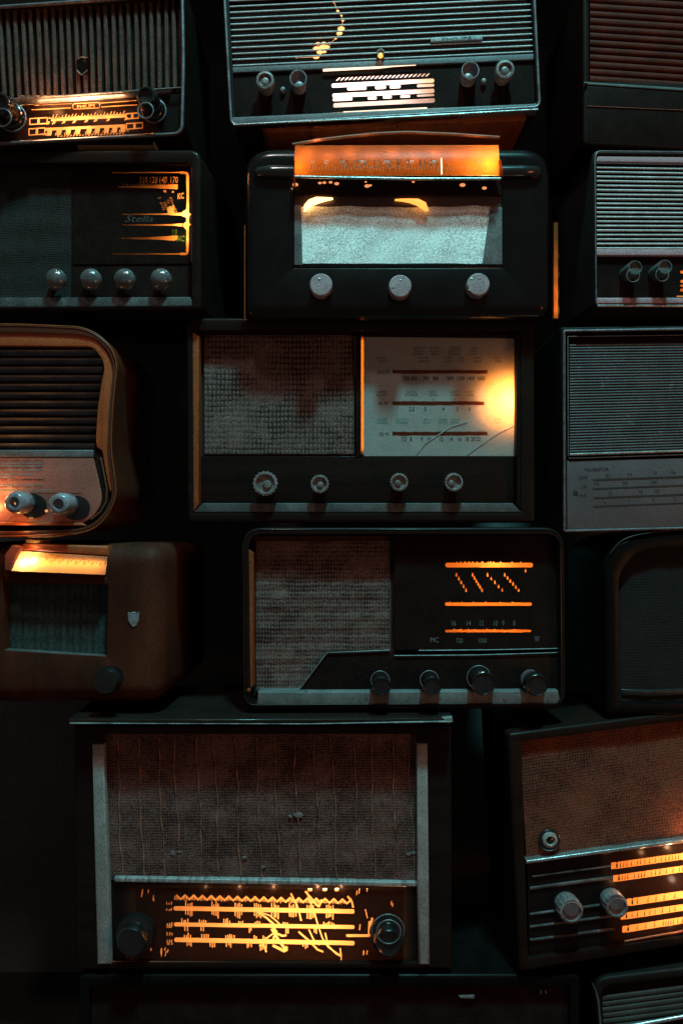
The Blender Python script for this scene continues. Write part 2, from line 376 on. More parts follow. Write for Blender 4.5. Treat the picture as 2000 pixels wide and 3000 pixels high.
    def field(s, name, c, nx, ny, d0, fn, mat, parent=None, label=None):
        """cloth or ribbed surface: a fine grid whose height follows fn(u, v)"""
        bm = bmesh.new(); g = []
        for j in range(ny+1):
            v = j/ny; row = []
            for i in range(nx+1):
                u = i/nx; a = lerp(c[0], c[1], u); b = lerp(c[3], c[2], u); p = lerp(a, b, v)
                q = s.P(*p, d0); q.y -= fn(u, v); row.append(bm.verts.new(q))
            g.append(row)
        for j in range(ny):
            for i in range(nx): bm.faces.new((g[j][i], g[j][i+1], g[j+1][i+1], g[j+1][i]))
        return s.out(bm, name, mat, parent, label, sharp=80)
    def prints(s, name, polys, d, mat, parent=None, label=None, th=0.0):
        bm = bmesh.new()
        for p in polys:
            vs = [bm.verts.new(s.P(x, y, d)) for x, y in p]
            try: bm.faces.new(vs)
            except ValueError: pass
        return s.out(bm, name, mat, parent, label)
    def mask(s, name, outer, holes, d, mat, parent=None, label=None):
        """opaque dial mask with the scale cut out of it"""
        vs = [Vector(p) for p in outer]; faces = [list(range(len(outer)))]
        for h in holes:
            if area2(h) < 0: h = h[::-1]
            if abs(area2(h)) < .2: continue
            k = len(vs); vs += [Vector(p) for p in h]; faces.append(list(range(k, k+len(h))))
        V, E_, F, ov, oe, of = geometry.delaunay_2d_cdt(vs, [], faces, 0, 1e-4)
        bm = bmesh.new(); bv = [bm.verts.new(s.P(v.x, v.y, d)) for v in V]
        for f, src in zip(F, of):
            if src == [0]:
                try: bm.faces.new([bv[i] for i in f])
                except ValueError: pass
        for v in [v for v in bm.verts if not v.link_faces]: bm.verts.remove(v)
        return s.out(bm, name, mat, parent, label)
    def housing(s, x0, y0, x1, y1, d, dep, parent, mat='housing'):
        """open-fronted box behind a lit dial"""
        a = [s.P(x, y, d) for x, y in rect(x0, y0, x1, y1)]; b = [p+Vector((0, dep, 0)) for p in a]
        bm = bmesh.new(); loft(bm, [a, b], cap1=True)
        return s.out(bm, 'lamp_housing', mat, parent)
    def lamp(s, px, py, d, w, col=(1, .60, .34), r=.003):
        l = bpy.data.lights.new('dial_bulb_light', 'POINT'); l.energy = w; l.color = col; l.shadow_soft_size = r
        o = bpy.data.objects.new('dial_bulb_light', l); COL.objects.link(o); o.parent = s.e; o.location = s.P(px, py, d); return o
    def area(s, px, py, d, wx, wy, w, col=(1, .55, .22), rx=-90):
        l = bpy.data.lights.new('dial_strip_light', 'AREA'); l.shape = 'RECTANGLE'; l.size = wx*S; l.size_y = wy*S; l.energy = w; l.color = col
        o = bpy.data.objects.new('dial_strip_light', l); COL.objects.link(o); o.parent = s.e; o.location = s.P(px, py, d); o.rotation_euler = (rad(rx), 0, 0); return o
    def lathe(s, px, py, d, prof, mat, name='knob', parent=None, label=None, seg=48, flutes=0, fa=.05, ell=1.0):
        """turned part; prof is a list of (radius_px, forward_px, fluted 0/1) from the panel outwards"""
        c = s.P(px, py, d); bm = bmesh.new(); rings = []
        for r, h, fl in prof:
            ring = []
            for k in range(seg):
                a = 2*math.pi*k/seg; rr = r*(1+(fa*math.cos(flutes*a) if (fl and flutes) else 0))
                ring.append(c+Vector((rr*S*math.cos(a)*ell, -h*S, rr*S*math.sin(a))))
            rings.append(ring)
        loft(bm, rings, cap0=True, cap1=True)
        return s.out(bm, name, mat, parent, label, sharp=40)

def bridge(bm, A, B):
    """fill the flat ring between an outer loop A and an inner loop B"""
    allv = list(A)+list(B); co = [Vector((v.co.x, v.co.z)) for v in allv]
    fa, fb = list(range(len(A))), list(range(len(A), len(allv)))
    if area2([co[i] for i in fa]) < 0: fa.reverse()
    if area2([co[i] for i in fb]) < 0: fb.reverse()
    V, E_, F, ov, oe, of = geometry.delaunay_2d_cdt(co, [], [fa, fb], 0, 1e-7)
    for f, src in zip(F, of):
        if src == [0]:
            try: bm.faces.new([allv[ov[i][0]] if ov[i] else bm.verts.new((V[i].x, A[0].co.y, V[i].y)) for i in f])
            except ValueError: pass

def row(y0, y1, x0, x1):            # y on a sloping line between two x
    return lambda x: y0+(y1-y0)*(x-x0)/(x1-x0)

def qbar(x0, ya, x1, yb, h):        # sloping bar as one polygon, with rounded ends
    return round_poly([(x0, ya-h/2), (x1, yb-h/2), (x1, yb+h/2), (x0, ya+h/2)], h*.45, 3)

def words(rng, x, y, size, w, rot=0):
    """a small illegible station name of about w pixels"""
    t = ''.join(rng.choice('AEIOUNRSTLMD') for _ in range(max(2, int(w/size/.62))))
    return text_tris(t, x, y, size, rot, .9)

# ================================================================== top left: ribbed set
def radio_ribbed():
    R = Radio('table_radio', 'ribbed cloth radio with amber dial between two ringed knobs, above the ball-knob radio', (235, 400), roll=4.0, yaw=-2)
    R.cab([(-75, -20), (541, -62), (541, 398), (-70, 432)], [30, 30, 34, 30], [(-64, 30), (528, -10), (530, 388), (-60, 420)], [16, 16, 26, 16], .016, .20, 'walnut', .004)
    # satin rim
    R.path('front_trim', round_poly([(-70, 26), (534, -16), (538, 180), (533, 392), (-66, 425)], [20, 20, 60, 26, 20], 6), 5.2, 3, 'trim', True)
    # ribbed cloth
    R.sheet('grille_backing', [(-64, 20), (531, -16), (532, 270), (-62, 306)], -28, 'matte')
    bm = bmesh.new()
    for i in range(28):
        t = i/27; x0 = -66+t*596; x1 = -50+t*584; y0 = 28-36*t; y1 = 300-40*t
        R.bar(bm, (x0+random.uniform(-1, 1), y0), (x1+random.uniform(-1, 1), y1), -18, 6.2*S, 12, 1.0)
    R.out(bm, 'ribbed_cloth', 'clothrib', sharp=70)
    # bezel between cloth and dial: a sloping satin lip
    b = [(-62, 298), (531, 258), (531, 272), (-62, 316)]
    bm = bmesh.new(); rg = []
    for k in range(9):
        t = k/8; dd = 4-20*t+5*math.sin(t*math.pi)
        rg.append([R.P(x, (298+(262-298)*(x+62)/593)+(18-4*(x+62)/593)*t, dd) for x in range(-62, 532, 33)])
    loft(bm, rg, closed=False); R.out(bm, 'dial_bezel', 'trim', recalc=False)
    R.path('bezel_edge', [(-62, 297), (531, 257)], 2.4, 4, 'trim')
    # maker's shield
    sh = [(225, 172), (241, 168), (258, 170), (258, 198), (251, 213), (241, 221), (230, 213), (224, 198)]
    em = R.slab('emblem', sh, -6, .004, 'black', .0008, r=3)
    R.path('emblem_rim', [(224, 174), (232, 171), (241, 167), (250, 170), (258, 168)], 1.8, -4, 'trim', parent=em)
    R.path('emblem_rim', [(226, 206), (233, 214), (241, 220), (249, 213), (257, 205)], 2.0, -4, 'trim', parent=em)
    # dial
    P = [(-60, 318), (530, 274), (530, 386), (-60, 418)]
    up = row(351, 338.5, 143, 370); lo = row(378, 367, 132, 368)
    H = []
    H += [qbar(150, up(150)+1.5, 370, up(370)+1.5, 7)]
    for k in range(4):     # outlined end boxes
        for (xa, xb, f, h) in ((88, 139, up, 17), (370, 406, up, 15), (86, 132, lo, 18), (371, 418, lo, 16)):
            if k > 1: continue
            y = f((xa+xb)/2)+(2 if f is up else 6)-(3 if f is lo and xa > 300 else 0)
            sl = -.07
            def bx(x, dy): return (x, y+dy+(x-(xa+xb)/2)*sl)
            e = h/2
            if k == 0:
                H += thick([bx(xa, -e), bx(xb, -e)], 3.4)+thick([bx(xa, e), bx(xb, e)], 3.4)+thick([bx(xa, -e), bx(xa, e)], 3.2)
                H += thick([bx(xb, -e), bx(xb, e)], 2.6)+thick([bx((xa+xb)/2, -e), bx((xa+xb)/2, e)], 7)
    rng = random.Random(3)
    for i in range(24):     # upper ticks and numerals, leaning
        x = 145+i*9.4; y = up(x)-5; L = rng.choice((3, 5, 9))
        H += thick([(x, y), (x+L*.45, y-L)], 2.6)
    for x in (137, 154, 183, 214, 249, 276, 313, 366):
        y = up(x)+6; H += thick([(x, y+7), (x+6, y-1)], 3.2)+thick([(x+5, y+6), (x+9, y)], 2.6)
    H += thick([(140, up(140)-4), (368, up(368)-4)], 2.2)
    H += [qbar(132, lo(132)+1, 368, lo(368)+1, 8)]
    for i, x in enumerate((146, 174, 201, 229, 262, 286, 313, 337, 361)):
        y = lo(x)+12; H += [[(x-7, y-7), (x+8, y-8), (x+5, y+7), (x-7, y+9)]]
        H += thick([(x-11, y+8), (x-9, y+1)], 2)
    for x in (131, 372): H += text_tris('MHz', x, lo(x)+19, 11, 4, .6)
    for i in range(22):
        x = 170+i*9; H += thick([(x, lo(x)+25), (x+4, lo(x)+21)], 2.4)
    f1 = row(322, 316, 104, 210)
    H += thick([(95, 322), (208, 316)], 3)+thick([(100, 309), (210, 303.5)], 1.6)+thick([(298, 313), (402, 307)], 3)+thick([(296, 302), (406, 294)], 2.2)
    # maker's plate outline and lettering
    pl = round_poly([(214, 304), (293, 300), (293, 316), (214, 320)], 6, 3)
    H += thick(pl+[pl[0]], 2.6); H += text_tris('PHILIPS', 253, 315.5, 12.5, 3, 1.35, bold=.02)
    mk = R.mask('dial_mask', P, H, -15, 'smokedmask2')
    df = R.sheet('dial_light_sheet', [(70, 296), (440, 270), (440, 392), (70, 418)], -18, 'amberpale')
    R.housing(60, 280, 450, 425, -20, .05, df)
    for x, y, w in ((150, 372, .05), (255, 362, .055), (352, 352, .035), (235, 392, .04)): R.lamp(x, y, -62, w*2.6, r=.004)
    # unseen lights added below and in front, to warm bezel, rim and ribs
    l = R.area(238, 305, -3, 250, 6, .16, (1, .5, .2), rx=176)
    l = R.area(250, 304, -3, 90, 6, .08, (1, .6, .3), rx=176)
    R.area(190, 405, 5, 190, 6, .05, (1, .5, .2), rx=10); R.lamp(110, 250, 60, .11, (1, .36, .12)); R.lamp(240, 256, 60, .07, (1, .36, .12)); R.lamp(241, 162, 6, .0012, (1, .45, .12), .001)
    # ringed knobs
    def knob(x, y, bx, k=1.0):
        kb = R.lathe(bx, y+1, -14, [(36*k, 0, 0), (37*k, 16, 0), (33*k, 22, 0), (30*k, 24, 0), (29*k, 60, 1), (27*k, 84, 1), (24*k, 88, 0), (20*k, 88, 0), (19*k, 80, 0), (4, 78, 0)], 'knobdark', flutes=24, fa=.03)
        c = R.P(x, y, 78); bm = bmesh.new()
        tube_mesh(bm, [c+Vector((22*k*S*math.cos(a), 0, 22*k*S*math.sin(a))) for a in [2*math.pi*i/40 for i in range(40)]], 2.1*S, 8, True)
        R.out(bm, 'knob_ring', 'trim', kb, sharp=70)
        c = R.P(bx, y+1, 8); bm = bmesh.new()
        tube_mesh(bm, [c+Vector((34*k*S*math.cos(a), 0, 34*k*S*math.sin(a))) for a in [2*math.pi*i/40 for i in range(40)]], 2.6*S, 8, True)
        R.out(bm, 'knob_collar', 'trim', kb, sharp=70)
    knob(427, 324, 452); knob(8, 345, 38, 1.15)
radio_ribbed()

# ================================================================== top middle: wide slatted set
def radio_wide():
    R = Radio('table_radio', 'wide radio with thin pale slats and a white lit dial of bars', (1130, 345), roll=2.7)
    R.cab([(650, -60), (1563, -95), (1584, 318), (678, 372)], [20, 20, 26, 26], [(668, -40), (1552, -80), (1572, 303), (690, 356)], [8, 8, 12, 12], .018, .20, 'walnut', .003)
    R.path('front_trim', round_poly([(655, -60), (1561, -95), (1566, 40), (1580, 314), (678, 368), (664, 110)], [20, 20, 80, 20, 20, 80], 6), 4.4, 4, 'trim', True)
    R.sheet('slat_backing', [(664, -50), (1556, -90), (1566, 170), (676, 214)], -30, 'matte')
    L = row(18, 191, 0, 10); Rt = row(-25, 152, 0, 10)
    R.slats('slatted_grille', (668, 193-17.3*14), (1556, 151.5-17.3*14), (1562, 151.5), (674, 193), 15, -14, 2.1, 'slat', jit=.3)
    # strip under slats
    R.slab('metal_band', [(674, 197), (1562, 157), (1562, 174), (676, 213)], -8, .006, 'panelteal', .0008)
    R.slab('dial_panel_top', [(676, 213), (1562, 174), (1562, 182), (676, 220)], -14, .004, 'glassblack', .0004)
    # bezel edge lit from the dial, its glow put into emission
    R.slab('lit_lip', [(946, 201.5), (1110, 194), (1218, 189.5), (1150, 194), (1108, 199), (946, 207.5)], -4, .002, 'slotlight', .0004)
    P = [(677, 214), (1563, 176), (1566, 304), (682, 342)]
    H = []
    H += [qbar(971, 251, 1271, 236, 12), qbar(973.5, 280.5, 1272, 266, 12.6), qbar(976, 309, 1273, 294, 12.6)]
    def dash(x0, x1, xc, yc, h): H.append(qbar(x0, yc+(xc-x0)*.048, x1, yc-(x1-xc)*.048, h))
    for x0, x1, yc, h in ((1017, 1073, 259, 9.6), (1098.5, 1130, 256, 9.5), (1141, 1173, 254, 9.5), (1221, 1271, 250.5, 8)): dash(x0, x1, (x0+x1)/2, yc, h)
    for x0, x1, yc, h in ((974, 1032, 291, 9), (1076.5, 1103, 287.5, 9), (1121, 1147, 284.5, 9), (1172, 1201, 282.5, 8), (1221, 1271, 279.5, 6)): dash(x0, x1, (x0+x1)/2, yc, h)
    for i in range(22):
        x = 984+i*12.45; y = row(232, 219, 984, 1257)(x)
        H.append(round_poly([(x-1, y+5), (x+5, y+3.5), (x+14, y-5.5), (x+8, y-4)], 2.5, 3))
    R.mask('dial_panel', P, H, -15, 'glassblack')
    df = R.sheet('dial_light_sheet', [(955, 222), (1290, 206), (1290, 312), (955, 328)], -18, 'pinksheet')
    R.housing(945, 200, 1300, 330, -20, .05, df)
    R.area(1080, 268, -60, 260, 70, .20, (1, .80, .74)); R.lamp(1262, 250, -50, .03, (1, .5, .2))
    # bottom bezel
    R.slab('bottom_bezel', [(680, 343), (1568, 303), (1575, 314), (1574, 320), (683, 364), (680, 360)], 6, .018, 'panelteal', .0012)
    R.path('bezel_edge', [(684, 366), (1130, 345), (1575, 321)], 2.6, 8, 'chrome')
    R.slab('lit_lip', [(1005, 326.5), (1250, 314), (1250, 316.5), (1005, 329)], -6, .0015, 'slotlight', .0003)  # lower edge's faint glow also put into emission
    # badge
    bd = R.slab('name_badge', [(1261, 109.5), (1413, 102), (1413, 115), (1261, 122)], -4, .003, 'badge', .0005)
    R.prints('badge_lettering', text_tris('PHILIPS', 1337, 117.5, 14, 2.7, 2.0), -3.3, 'ink', bd)
    # jewel lamp on the band
    j = R.lathe(1114, 163, -10, [(12, 0, 0), (12, 14, 0), (10.5, 18, 0), (8, 18, 0), (7, 14, 0), (3, 14, 0)], 'trim', 'jewel_lamp')
    R.lathe(1114, 163, 4.3, [(8, 0, 0), (7, 3, 0), (4, 5, 0), (1, 6, 0)], 'filamentdim', 'jewel', j)
    R.slab('jewel_stand', [(1110, 174), (1118, 174), (1124, 187), (1104, 187)], -2, .004, 'panelteal', .0005, parent=j)
    R.lamp(1112, 160, 22, .002, (1, .75, .5), .002)
    # reflected lamp string, made as glowing beads behind the slats
    bm = bmesh.new()
    pts = [(978, 6, 3.5), (989, 32, 3), (1000, 46, 2.2), (1004, 60, 3), (1002, 74, 2.2), (999, 84, 7), (994, 98, 6), (983, 113, 2.5), (966, 128, 3), (931, 128, 5), (948, 127, 5), (965, 127, 3.5), (927, 142, 7), (945, 139, 8), (958, 138, 5.5), (936, 153, 6), (950, 152, 4), (926, 167, 6.5), (868, 169, 1.5)]
    for x, y, r in pts:
        c = R.P(x, y, -22); bmesh.ops.create_uvsphere(bm, u_segments=12, v_segments=8, radius=r*S, matrix=Matrix.Translation(c) @ Matrix.Diagonal((1.5, .7, .8, 1)))
    tube_mesh(bm, [R.P(x, y, -22) for x, y, r in pts], .0002, 5)
    R.out(bm, 'lamp_string', 'filament', sharp=80)
    # knobs
    def fl(x, y, r):
        k = R.lathe(x, y, -16, [(r*.8, 0, 0), (r*.82, 26, 0), (r, 28, 1), (r*1.02, 44, 1), (r*.93, 50, 1), (r*.70, 51, 0), (r*.64, 44, 0), (r*.5, 42, 0), (r*.3, 46, 0), (r*.1, 46, 0)], 'knobgrey', flutes=22, fa=.05)
    def cup(x, y, r):
        k = R.lathe(x, y, -16, [(r*.9, 0, 0), (r*.95, 30, 0), (r, 46, 0), (r*.97, 50, 0), (r*.88, 50, 0), (r*.82, 32, 0), (r*.6, 30, 0)], 'knobclear')
        R.lathe(x, y, 14, [(r*.6, 0, 1), (r*.5, 10, 1), (r*.2, 14, 0)], 'knobgrey', 'knob_boss', k, flutes=14, fa=.08)
    fl(781, 261, 27); cup(876, 256, 25); cup(1369, 233, 26); fl(1469, 230, 28)
    for x, y in ((829, 267), (1415, 242)): R.lathe(x, y, -15, [(8, 0, 0), (8, 8, 0), (6, 12, 0), (3, 13, 0)], 'knobgrey', 'indicator_button')
    # wooden feet and lower plinth catching the amber light below
    R.slab('plinth', [(760, 372), (1540, 334), (1540, 352), (1180, 372), (780, 388)], -22, .12, 'oak', .002)
    R.slab('foot', [(915, 368), (1092, 360), (1092, 371), (915, 381)], -8, .05, 'oak', .001)
    R.slab('foot', [(1165, 357), (1345, 347), (1345, 356), (1165, 366)], -8, .05, 'oak', .001)
radio_wide()

# ================================================================== top right: brown slatted set
def radio_brown():
    R = Radio('table_radio', 'radio with thick reddish brown slats above a plain dark panel, dial unlit', (1960, 425), roll=-3.4, yaw=2)
    R.cab([(1706, -60), (2300, -20), (2290, 452), (1708, 424)], 16, [(1722, -50), (2280, -10), (2275, 252), (1724, 238)], 4, .016, .2, 'walnut', .004)
    R.slats('slatted_grille', (1726, 232-21.3*13), (2282, 268-21.3*13), (2282, 268), (1726, 232), 14, -16, 9.4, 'brownslat', jit=.4, flat=.45)
    R.sheet('slat_backing', [(1720, -55), (2284, -10), (2280, 290), (1722, 245)], -24, 'matte')
    R.slab('bottom_ledge', [(1712, 240), (2280, 274), (2280, 284), (1712, 247)], 3, .02, 'ledge', .001)
    R.path('corner_clip', [(1709, 243), (1720, 244)], 3, 6, 'trim')
    R.slab('dark_panel', [(1716, 252), (2280, 286), (2278, 440), (1718, 414)], .5, .004, 'glassblack', .0006)
    R.path('inlay_line', [(1718, 310.5), (2000, 323), (2275, 336)], 1.0, 2, 'oak')
radio_brown()

# ================================================================== second row left: four ball knobs
def radio_balls():
    R = Radio('table_radio', 'dark radio with four ball knobs and a dial glowing only at its right end', (280, 905), roll=0.3, yaw=-7)
    R.cab([(-110, 440), (587, 437), (589, 908), (-110, 912)], [60, 34, 12, 12], [(-80, 478), (562, 476), (562, 897), (-80, 900)], [20, 16, 4, 4], .022, .24, 'walnut', .005)
    R.slab('lower_board', [(212, 770), (562, 770), (562, 897), (212, 900)], -37, .004, 'matte', .0002)
    R.field('grille_cloth', [(-78, 482), (211, 480), (211, 872), (-78, 874)], 60, 60, -38, lambda u, v: .0004*math.sin(u*40+v*9)+.0005*math.sin(v*31), 'clothdim')
    R.path('divider', [(212, 484), (212, 872)], 1.5, -36, 'walnut')
    # dial
    P = [(214, 482), (560, 480), (560, 772), (214, 774)]
    H = []
    br = [(300, 506), (535, 505), (546, 508), (551, 518)]
    def arc(pts, w): return thick(pts, w)
    H += thick([(330, 505.5), (532, 505.5)], 3.6)
    c = round_poly([(530, 505.5), (550, 505.5), (550.5, 626), (549, 744), (530, 744)], [0, 14, 0, 14, 0], 6)
    H += thick(c, 7.5)
    H += thick([(330, 744), (532, 744)], 3.6)
    for y in (627.5, 659): H += [[(360, y-1.5), (505, y-2.5), (535, y-4.5), (535, y+4.5), (505, y+2.5), (360, y+1.5)]]
    H += [[(535, 620), (549, 612), (549, 640), (540, 634), (535, 634)]]
    H += [[(537, 656), (548, 648), (548, 676), (541, 668), (537, 664)]]
    for x, y in ((557, 628), (556, 658)): H += [[(552, y-5), (560, y), (552, y+5)]]
    H += [[(345, 546), (450, 543.5), (521, 540), (521, 554.5), (450, 551.5), (345, 549.5)]]
    H += [[(345, 696.5), (450, 694), (519, 690), (521, 700), (514, 705), (450, 702), (345, 699)]]
    for i in range(26): H += thick([(362+i*6, 543), (362+i*6, 538+(i % 2)*2)], 2.2)
    for t, x in (('120', 449), ('140', 477), ('170', 509), ('110', 420)): H += text_tris(t, x, 536, 27, 0, .62, shear=.1)
    rng = random.Random(5)
    for j in range(7):
        for i in range(4):
            x = 468+i*11+j*2.5; y = 583+j*6.5
            if rng.random() < .75: H += words(rng, x, y, 7, 9, 20)
    H += [[(490, 609), (500, 603), (508, 612), (512, 624), (492, 625)], [(505, 600), (509, 599), (512, 612), (505, 611)]]
    H += [[(478, 559), (486, 556), (488, 564), (480, 563)], [(504, 560), (509, 559), (510, 565), (504, 565)]]
    H += text_tris('KC', 530, 582, 23, 8, .62, shear=.2, bold=.03)
    R.mask('dial_mask', P, H, -34, 'glassblack')
    df = R.sheet('dial_light_sheet', [(300, 495), (560, 495), (560, 760), (300, 760)], -37, 'amber')
    for (a, b) in ((527, 686), (486, 664)): pass
    R.prints('coloured_legend', text_tris('MC', 529, 707, 24, 0, .62, shear=.1, bold=.04)+text_tris('18', 511, 689, 25, 4, .7, shear=.15), -33, 'yellowsheet', parent=df)
    
    R.housing(290, 485, 566, 768, -38, .06, df, 'matte')
    R.lamp(549, 640, -60, .20, (1, .80, .58), .005); R.lamp(546, 560, -66, .07); R.lamp(546, 705, -66, .06)
    R.lamp(540, 690, -18, .006, (1, .9, .35), .002)  # light added in front to brighten the yellow legend
    R.prints('script_lettering', text_tris('Stella', 405, 650, 28, 0, 1.4, shear=.4), -33.2, 'inkdim')
    # ledge with knob shadows
    R.slab('bottom_ledge', [(-80, 872), (556, 870), (566, 896), (-80, 900)], -2, .019, 'ledge', .001)
    for x in (165, 267, 366, 472):
        k = R.lathe(x+1, 817, -40, [(12, 0, 0), (12, 40, 0), (10, 42, 0)], 'knobdark', 'knob_shaft')
        c = R.P(x, 819, 4); bm = bmesh.new(); bmesh.ops.create_uvsphere(bm, u_segments=40, v_segments=24, radius=32*S, matrix=Matrix.Translation(c) @ Matrix.Rotation(rad(90), 4, 'X') @ Matrix.Diagonal((1, 1, .8, 1)))
        b = R.out(bm, 'knob', 'knobball', sharp=80)
        k.parent = b; k.name = 'shaft'
radio_balls()

# ================================================================== second row middle: streamlined set with glowing top dial
def radio_streamlined():
    R = Radio('table_radio', 'black streamlined radio with a glowing amber dial on its top edge and pale worn cloth', (1168, 925), y0=-.03)
    n = 5
    R.cab([(712, 424), (1617, 424), (1618, 930), (712, 930)], [90, 90, 40, 40], [(860, 520), (1470, 520), (1470, 786), (860, 786)], 3, .020, .2, 'shell', .020, steps=9, n=8)
    R.sheet('cloth_board', [(850, 515), (1480, 515), (1480, 800), (850, 800)], -39, 'matte')
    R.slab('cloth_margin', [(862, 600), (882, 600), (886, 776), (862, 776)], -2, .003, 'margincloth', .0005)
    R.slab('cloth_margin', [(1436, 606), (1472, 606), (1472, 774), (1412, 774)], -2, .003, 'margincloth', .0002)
    R.field('grille_cloth', [(880, 600), (1472, 600), (1470, 774), (884, 772)], 90, 30, -6, lambda u, v: .0006*math.sin(u*9)+.0004*math.sin(u*31+v*7), 'clothpale')
    R.slab('cloth_hood', [(862, 522), (1470, 522), (1470, 606), (862, 606)], -4, .006, 'smokyhood', .002)
    R.slab('hood_edge', [(862, 520), (1470, 520), (1470, 572), (862, 572)], 6, .004, 'glassblack', .001)
    R.slab('bottom_ledge', [(860, 770), (1472, 770), (1472, 787), (860, 787)], -4, .016, 'shell', .002)
    # top dial: opal sheet leaning back in a hood, lamps at both lower corners
    a = [R.P(861, 514, 42), R.P(1461, 514, 42), R.P(1459, 425, 14), R.P(864, 426, 14)]
    bm = bmesh.new(); NX, NY = 24, 6; g = []
    for j in range(NY+1):
        v = j/NY; g.append([bm.verts.new(a[0].lerp(a[1], i/NX).lerp(a[3].lerp(a[2], i/NX), v)+Vector((0, -math.sin(v*math.pi)*.004, 0))) for i in range(NX+1)])
    for j in range(NY):
        for i in range(NX): bm.faces.new((g[j][i], g[j][i+1], g[j+1][i+1], g[j+1][i]))
    dl = R.out(bm, 'top_dial', 'topdial', sharp=80)
    def onp(px, py, lift=1.0):
        v = (514-py)/88.5; d = 42-28*v+math.sin(max(0, min(1, v))*math.pi)*8+lift
        return R.P(px, py, d)
    def onprint(name, polys, mat):
        bm = bmesh.new()
        for p in polys:
            try: bm.faces.new([bm.verts.new(onp(x, y)) for x, y in p])
            except ValueError: pass
        R.out(bm, name, mat, dl)
    rng = random.Random(11)
    H = []
    for i in range(9): H += text_tris('NOKDRTIHM'[i], 1010+i*32+rng.uniform(-5, 5), 492, 36, rng.uniform(-3, 3), .8)
    onprint('dial_letters', H, M['inkred_soft'])
    H = []
    for i in range(56):
        x = 905+i*9.4; L = rng.choice((4, 6, 10)); H += thick([(x+rng.uniform(-1, 1), 502-rng.uniform(0, 8)), (x+2+rng.uniform(-2, 2), 494-L)], 2)
    for t, x in (('55', 915), ('60', 955), ('70', 1000), ('80', 1062), ('100', 1130), ('120', 1200), ('150', 1268), ('Kc', 1405)): H += text_tris(t, x, 482-rng.uniform(0, 4), 20, 4, .7, shear=.2)
    onprint('dial_figures', H, M['dialprint'])
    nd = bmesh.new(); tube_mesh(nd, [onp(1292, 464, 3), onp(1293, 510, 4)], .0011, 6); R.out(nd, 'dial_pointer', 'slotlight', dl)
    # light escaping through a narrow slot down the right side, left edge's faint orange light put into its colour
    sl = R.sheet('side_slot', [(1621, 652), (1633, 652), (1633, 932), (1621, 932)], -12, 'slitsheet')
    R.housing(1617, 648, 1637, 936, -13, .03, sl, 'matte')
    for y, w_ in ((910, .009), (860, .006), (805, .0035), (750, .0014)): R.lamp(1627, y, -36, w_*1.6, (1, .5, .2), .003)
    R.path('side_edge', [(717, 660), (717, 936)], 1.6, -4, 'oak')
    # curved lit back hood
    hb = [R.P(856, 424, -6), R.P(930, 411, -14), R.P(1003, 402, -20), R.P(1100, 392, -30), R.P(1194, 388, -34), R.P(1330, 394, -30), R.P(1462, 403, -22)]
    bm = bmesh.new(); tube_mesh(bm, hb, .0022, 8); R.out(bm, 'hood_rim', 'oak', dl)
    bx = [[R.P(862, 515, 41), R.P(1460, 515, 41), R.P(1458, 427, 13), R.P(865, 427, 13)], [R.P(866, 512, 3), R.P(1456, 512, 3), R.P(1456, 430, -24), R.P(866, 430, -24)]]
    bm = bmesh.new(); loft(bm, bx, cap1=True); R.out(bm, 'lamp_housing', 'housing', dl)
    for x, y, d, w in ((872, 500, 14, .022), (1425, 498, 12, .07), (1450, 470, 6, .022), (1380, 503, 12, .018))+tuple((900+i*62, 470+(i % 2)*10, 4, .011) for i in range(10)): R.lamp(x, y, d, w, (1, .60, .28), .004)
    R.slab('dial_side_flap', [(1460, 468), (1466, 466), (1472, 500), (1472, 514), (1461, 516)], 40, .003, 'topdial', .0004, parent=dl)
    R.slab('dial_side_flap', [(861, 478), (864, 470), (864, 516), (866, 545), (860, 548)], 40, .003, 'topdial', .0004, parent=dl)
    R.lamp(1466, 498, 26, .0015, r=.001); R.lamp(863, 530, 26, .001, r=.001)
    for x in (930, 1080, 1240, 1390): R.lamp(x, 408, -2, .012, (1, .5, .2), .004)  # lamps added above the dial to warm the plinth overhead
    for pts in ([(746, 506), (756, 505), (800, 504), (866, 504)], [(1462, 504), (1530, 503), (1574, 502), (1584, 501)]):
        rs = [5, 15, 17, 17] if pts[0][0] < 1000 else [17, 17, 15, 5]
        R.path('shoulder_roll', pts, rs, 4, 'gloss', seg=24)  # glossy rolls added to catch a highlight on each shoulder
    # chrome lip under the dial
    R.path('chrome_lip', [(863, 518), (1000, 521), (1200, 524), (1466, 524)], 4.0, 44, 'chrome')
    # lamp glare under the hood as glowing crescents, reflected amber spots as glowing beads
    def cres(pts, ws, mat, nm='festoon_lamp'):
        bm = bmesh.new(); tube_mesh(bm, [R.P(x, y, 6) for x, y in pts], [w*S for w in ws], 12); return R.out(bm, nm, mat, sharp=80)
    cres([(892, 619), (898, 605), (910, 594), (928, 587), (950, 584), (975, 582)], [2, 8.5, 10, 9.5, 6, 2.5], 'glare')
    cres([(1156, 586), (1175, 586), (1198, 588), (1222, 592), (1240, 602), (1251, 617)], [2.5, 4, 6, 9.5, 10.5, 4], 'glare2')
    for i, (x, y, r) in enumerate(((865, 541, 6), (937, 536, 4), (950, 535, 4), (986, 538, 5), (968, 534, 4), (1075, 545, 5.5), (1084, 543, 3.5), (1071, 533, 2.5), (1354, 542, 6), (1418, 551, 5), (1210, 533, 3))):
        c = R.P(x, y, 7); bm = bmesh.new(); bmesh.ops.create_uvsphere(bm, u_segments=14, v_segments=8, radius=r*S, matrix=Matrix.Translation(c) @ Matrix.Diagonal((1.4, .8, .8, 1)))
        R.out(bm, 'amber_bead', 'beadglow', sharp=80)
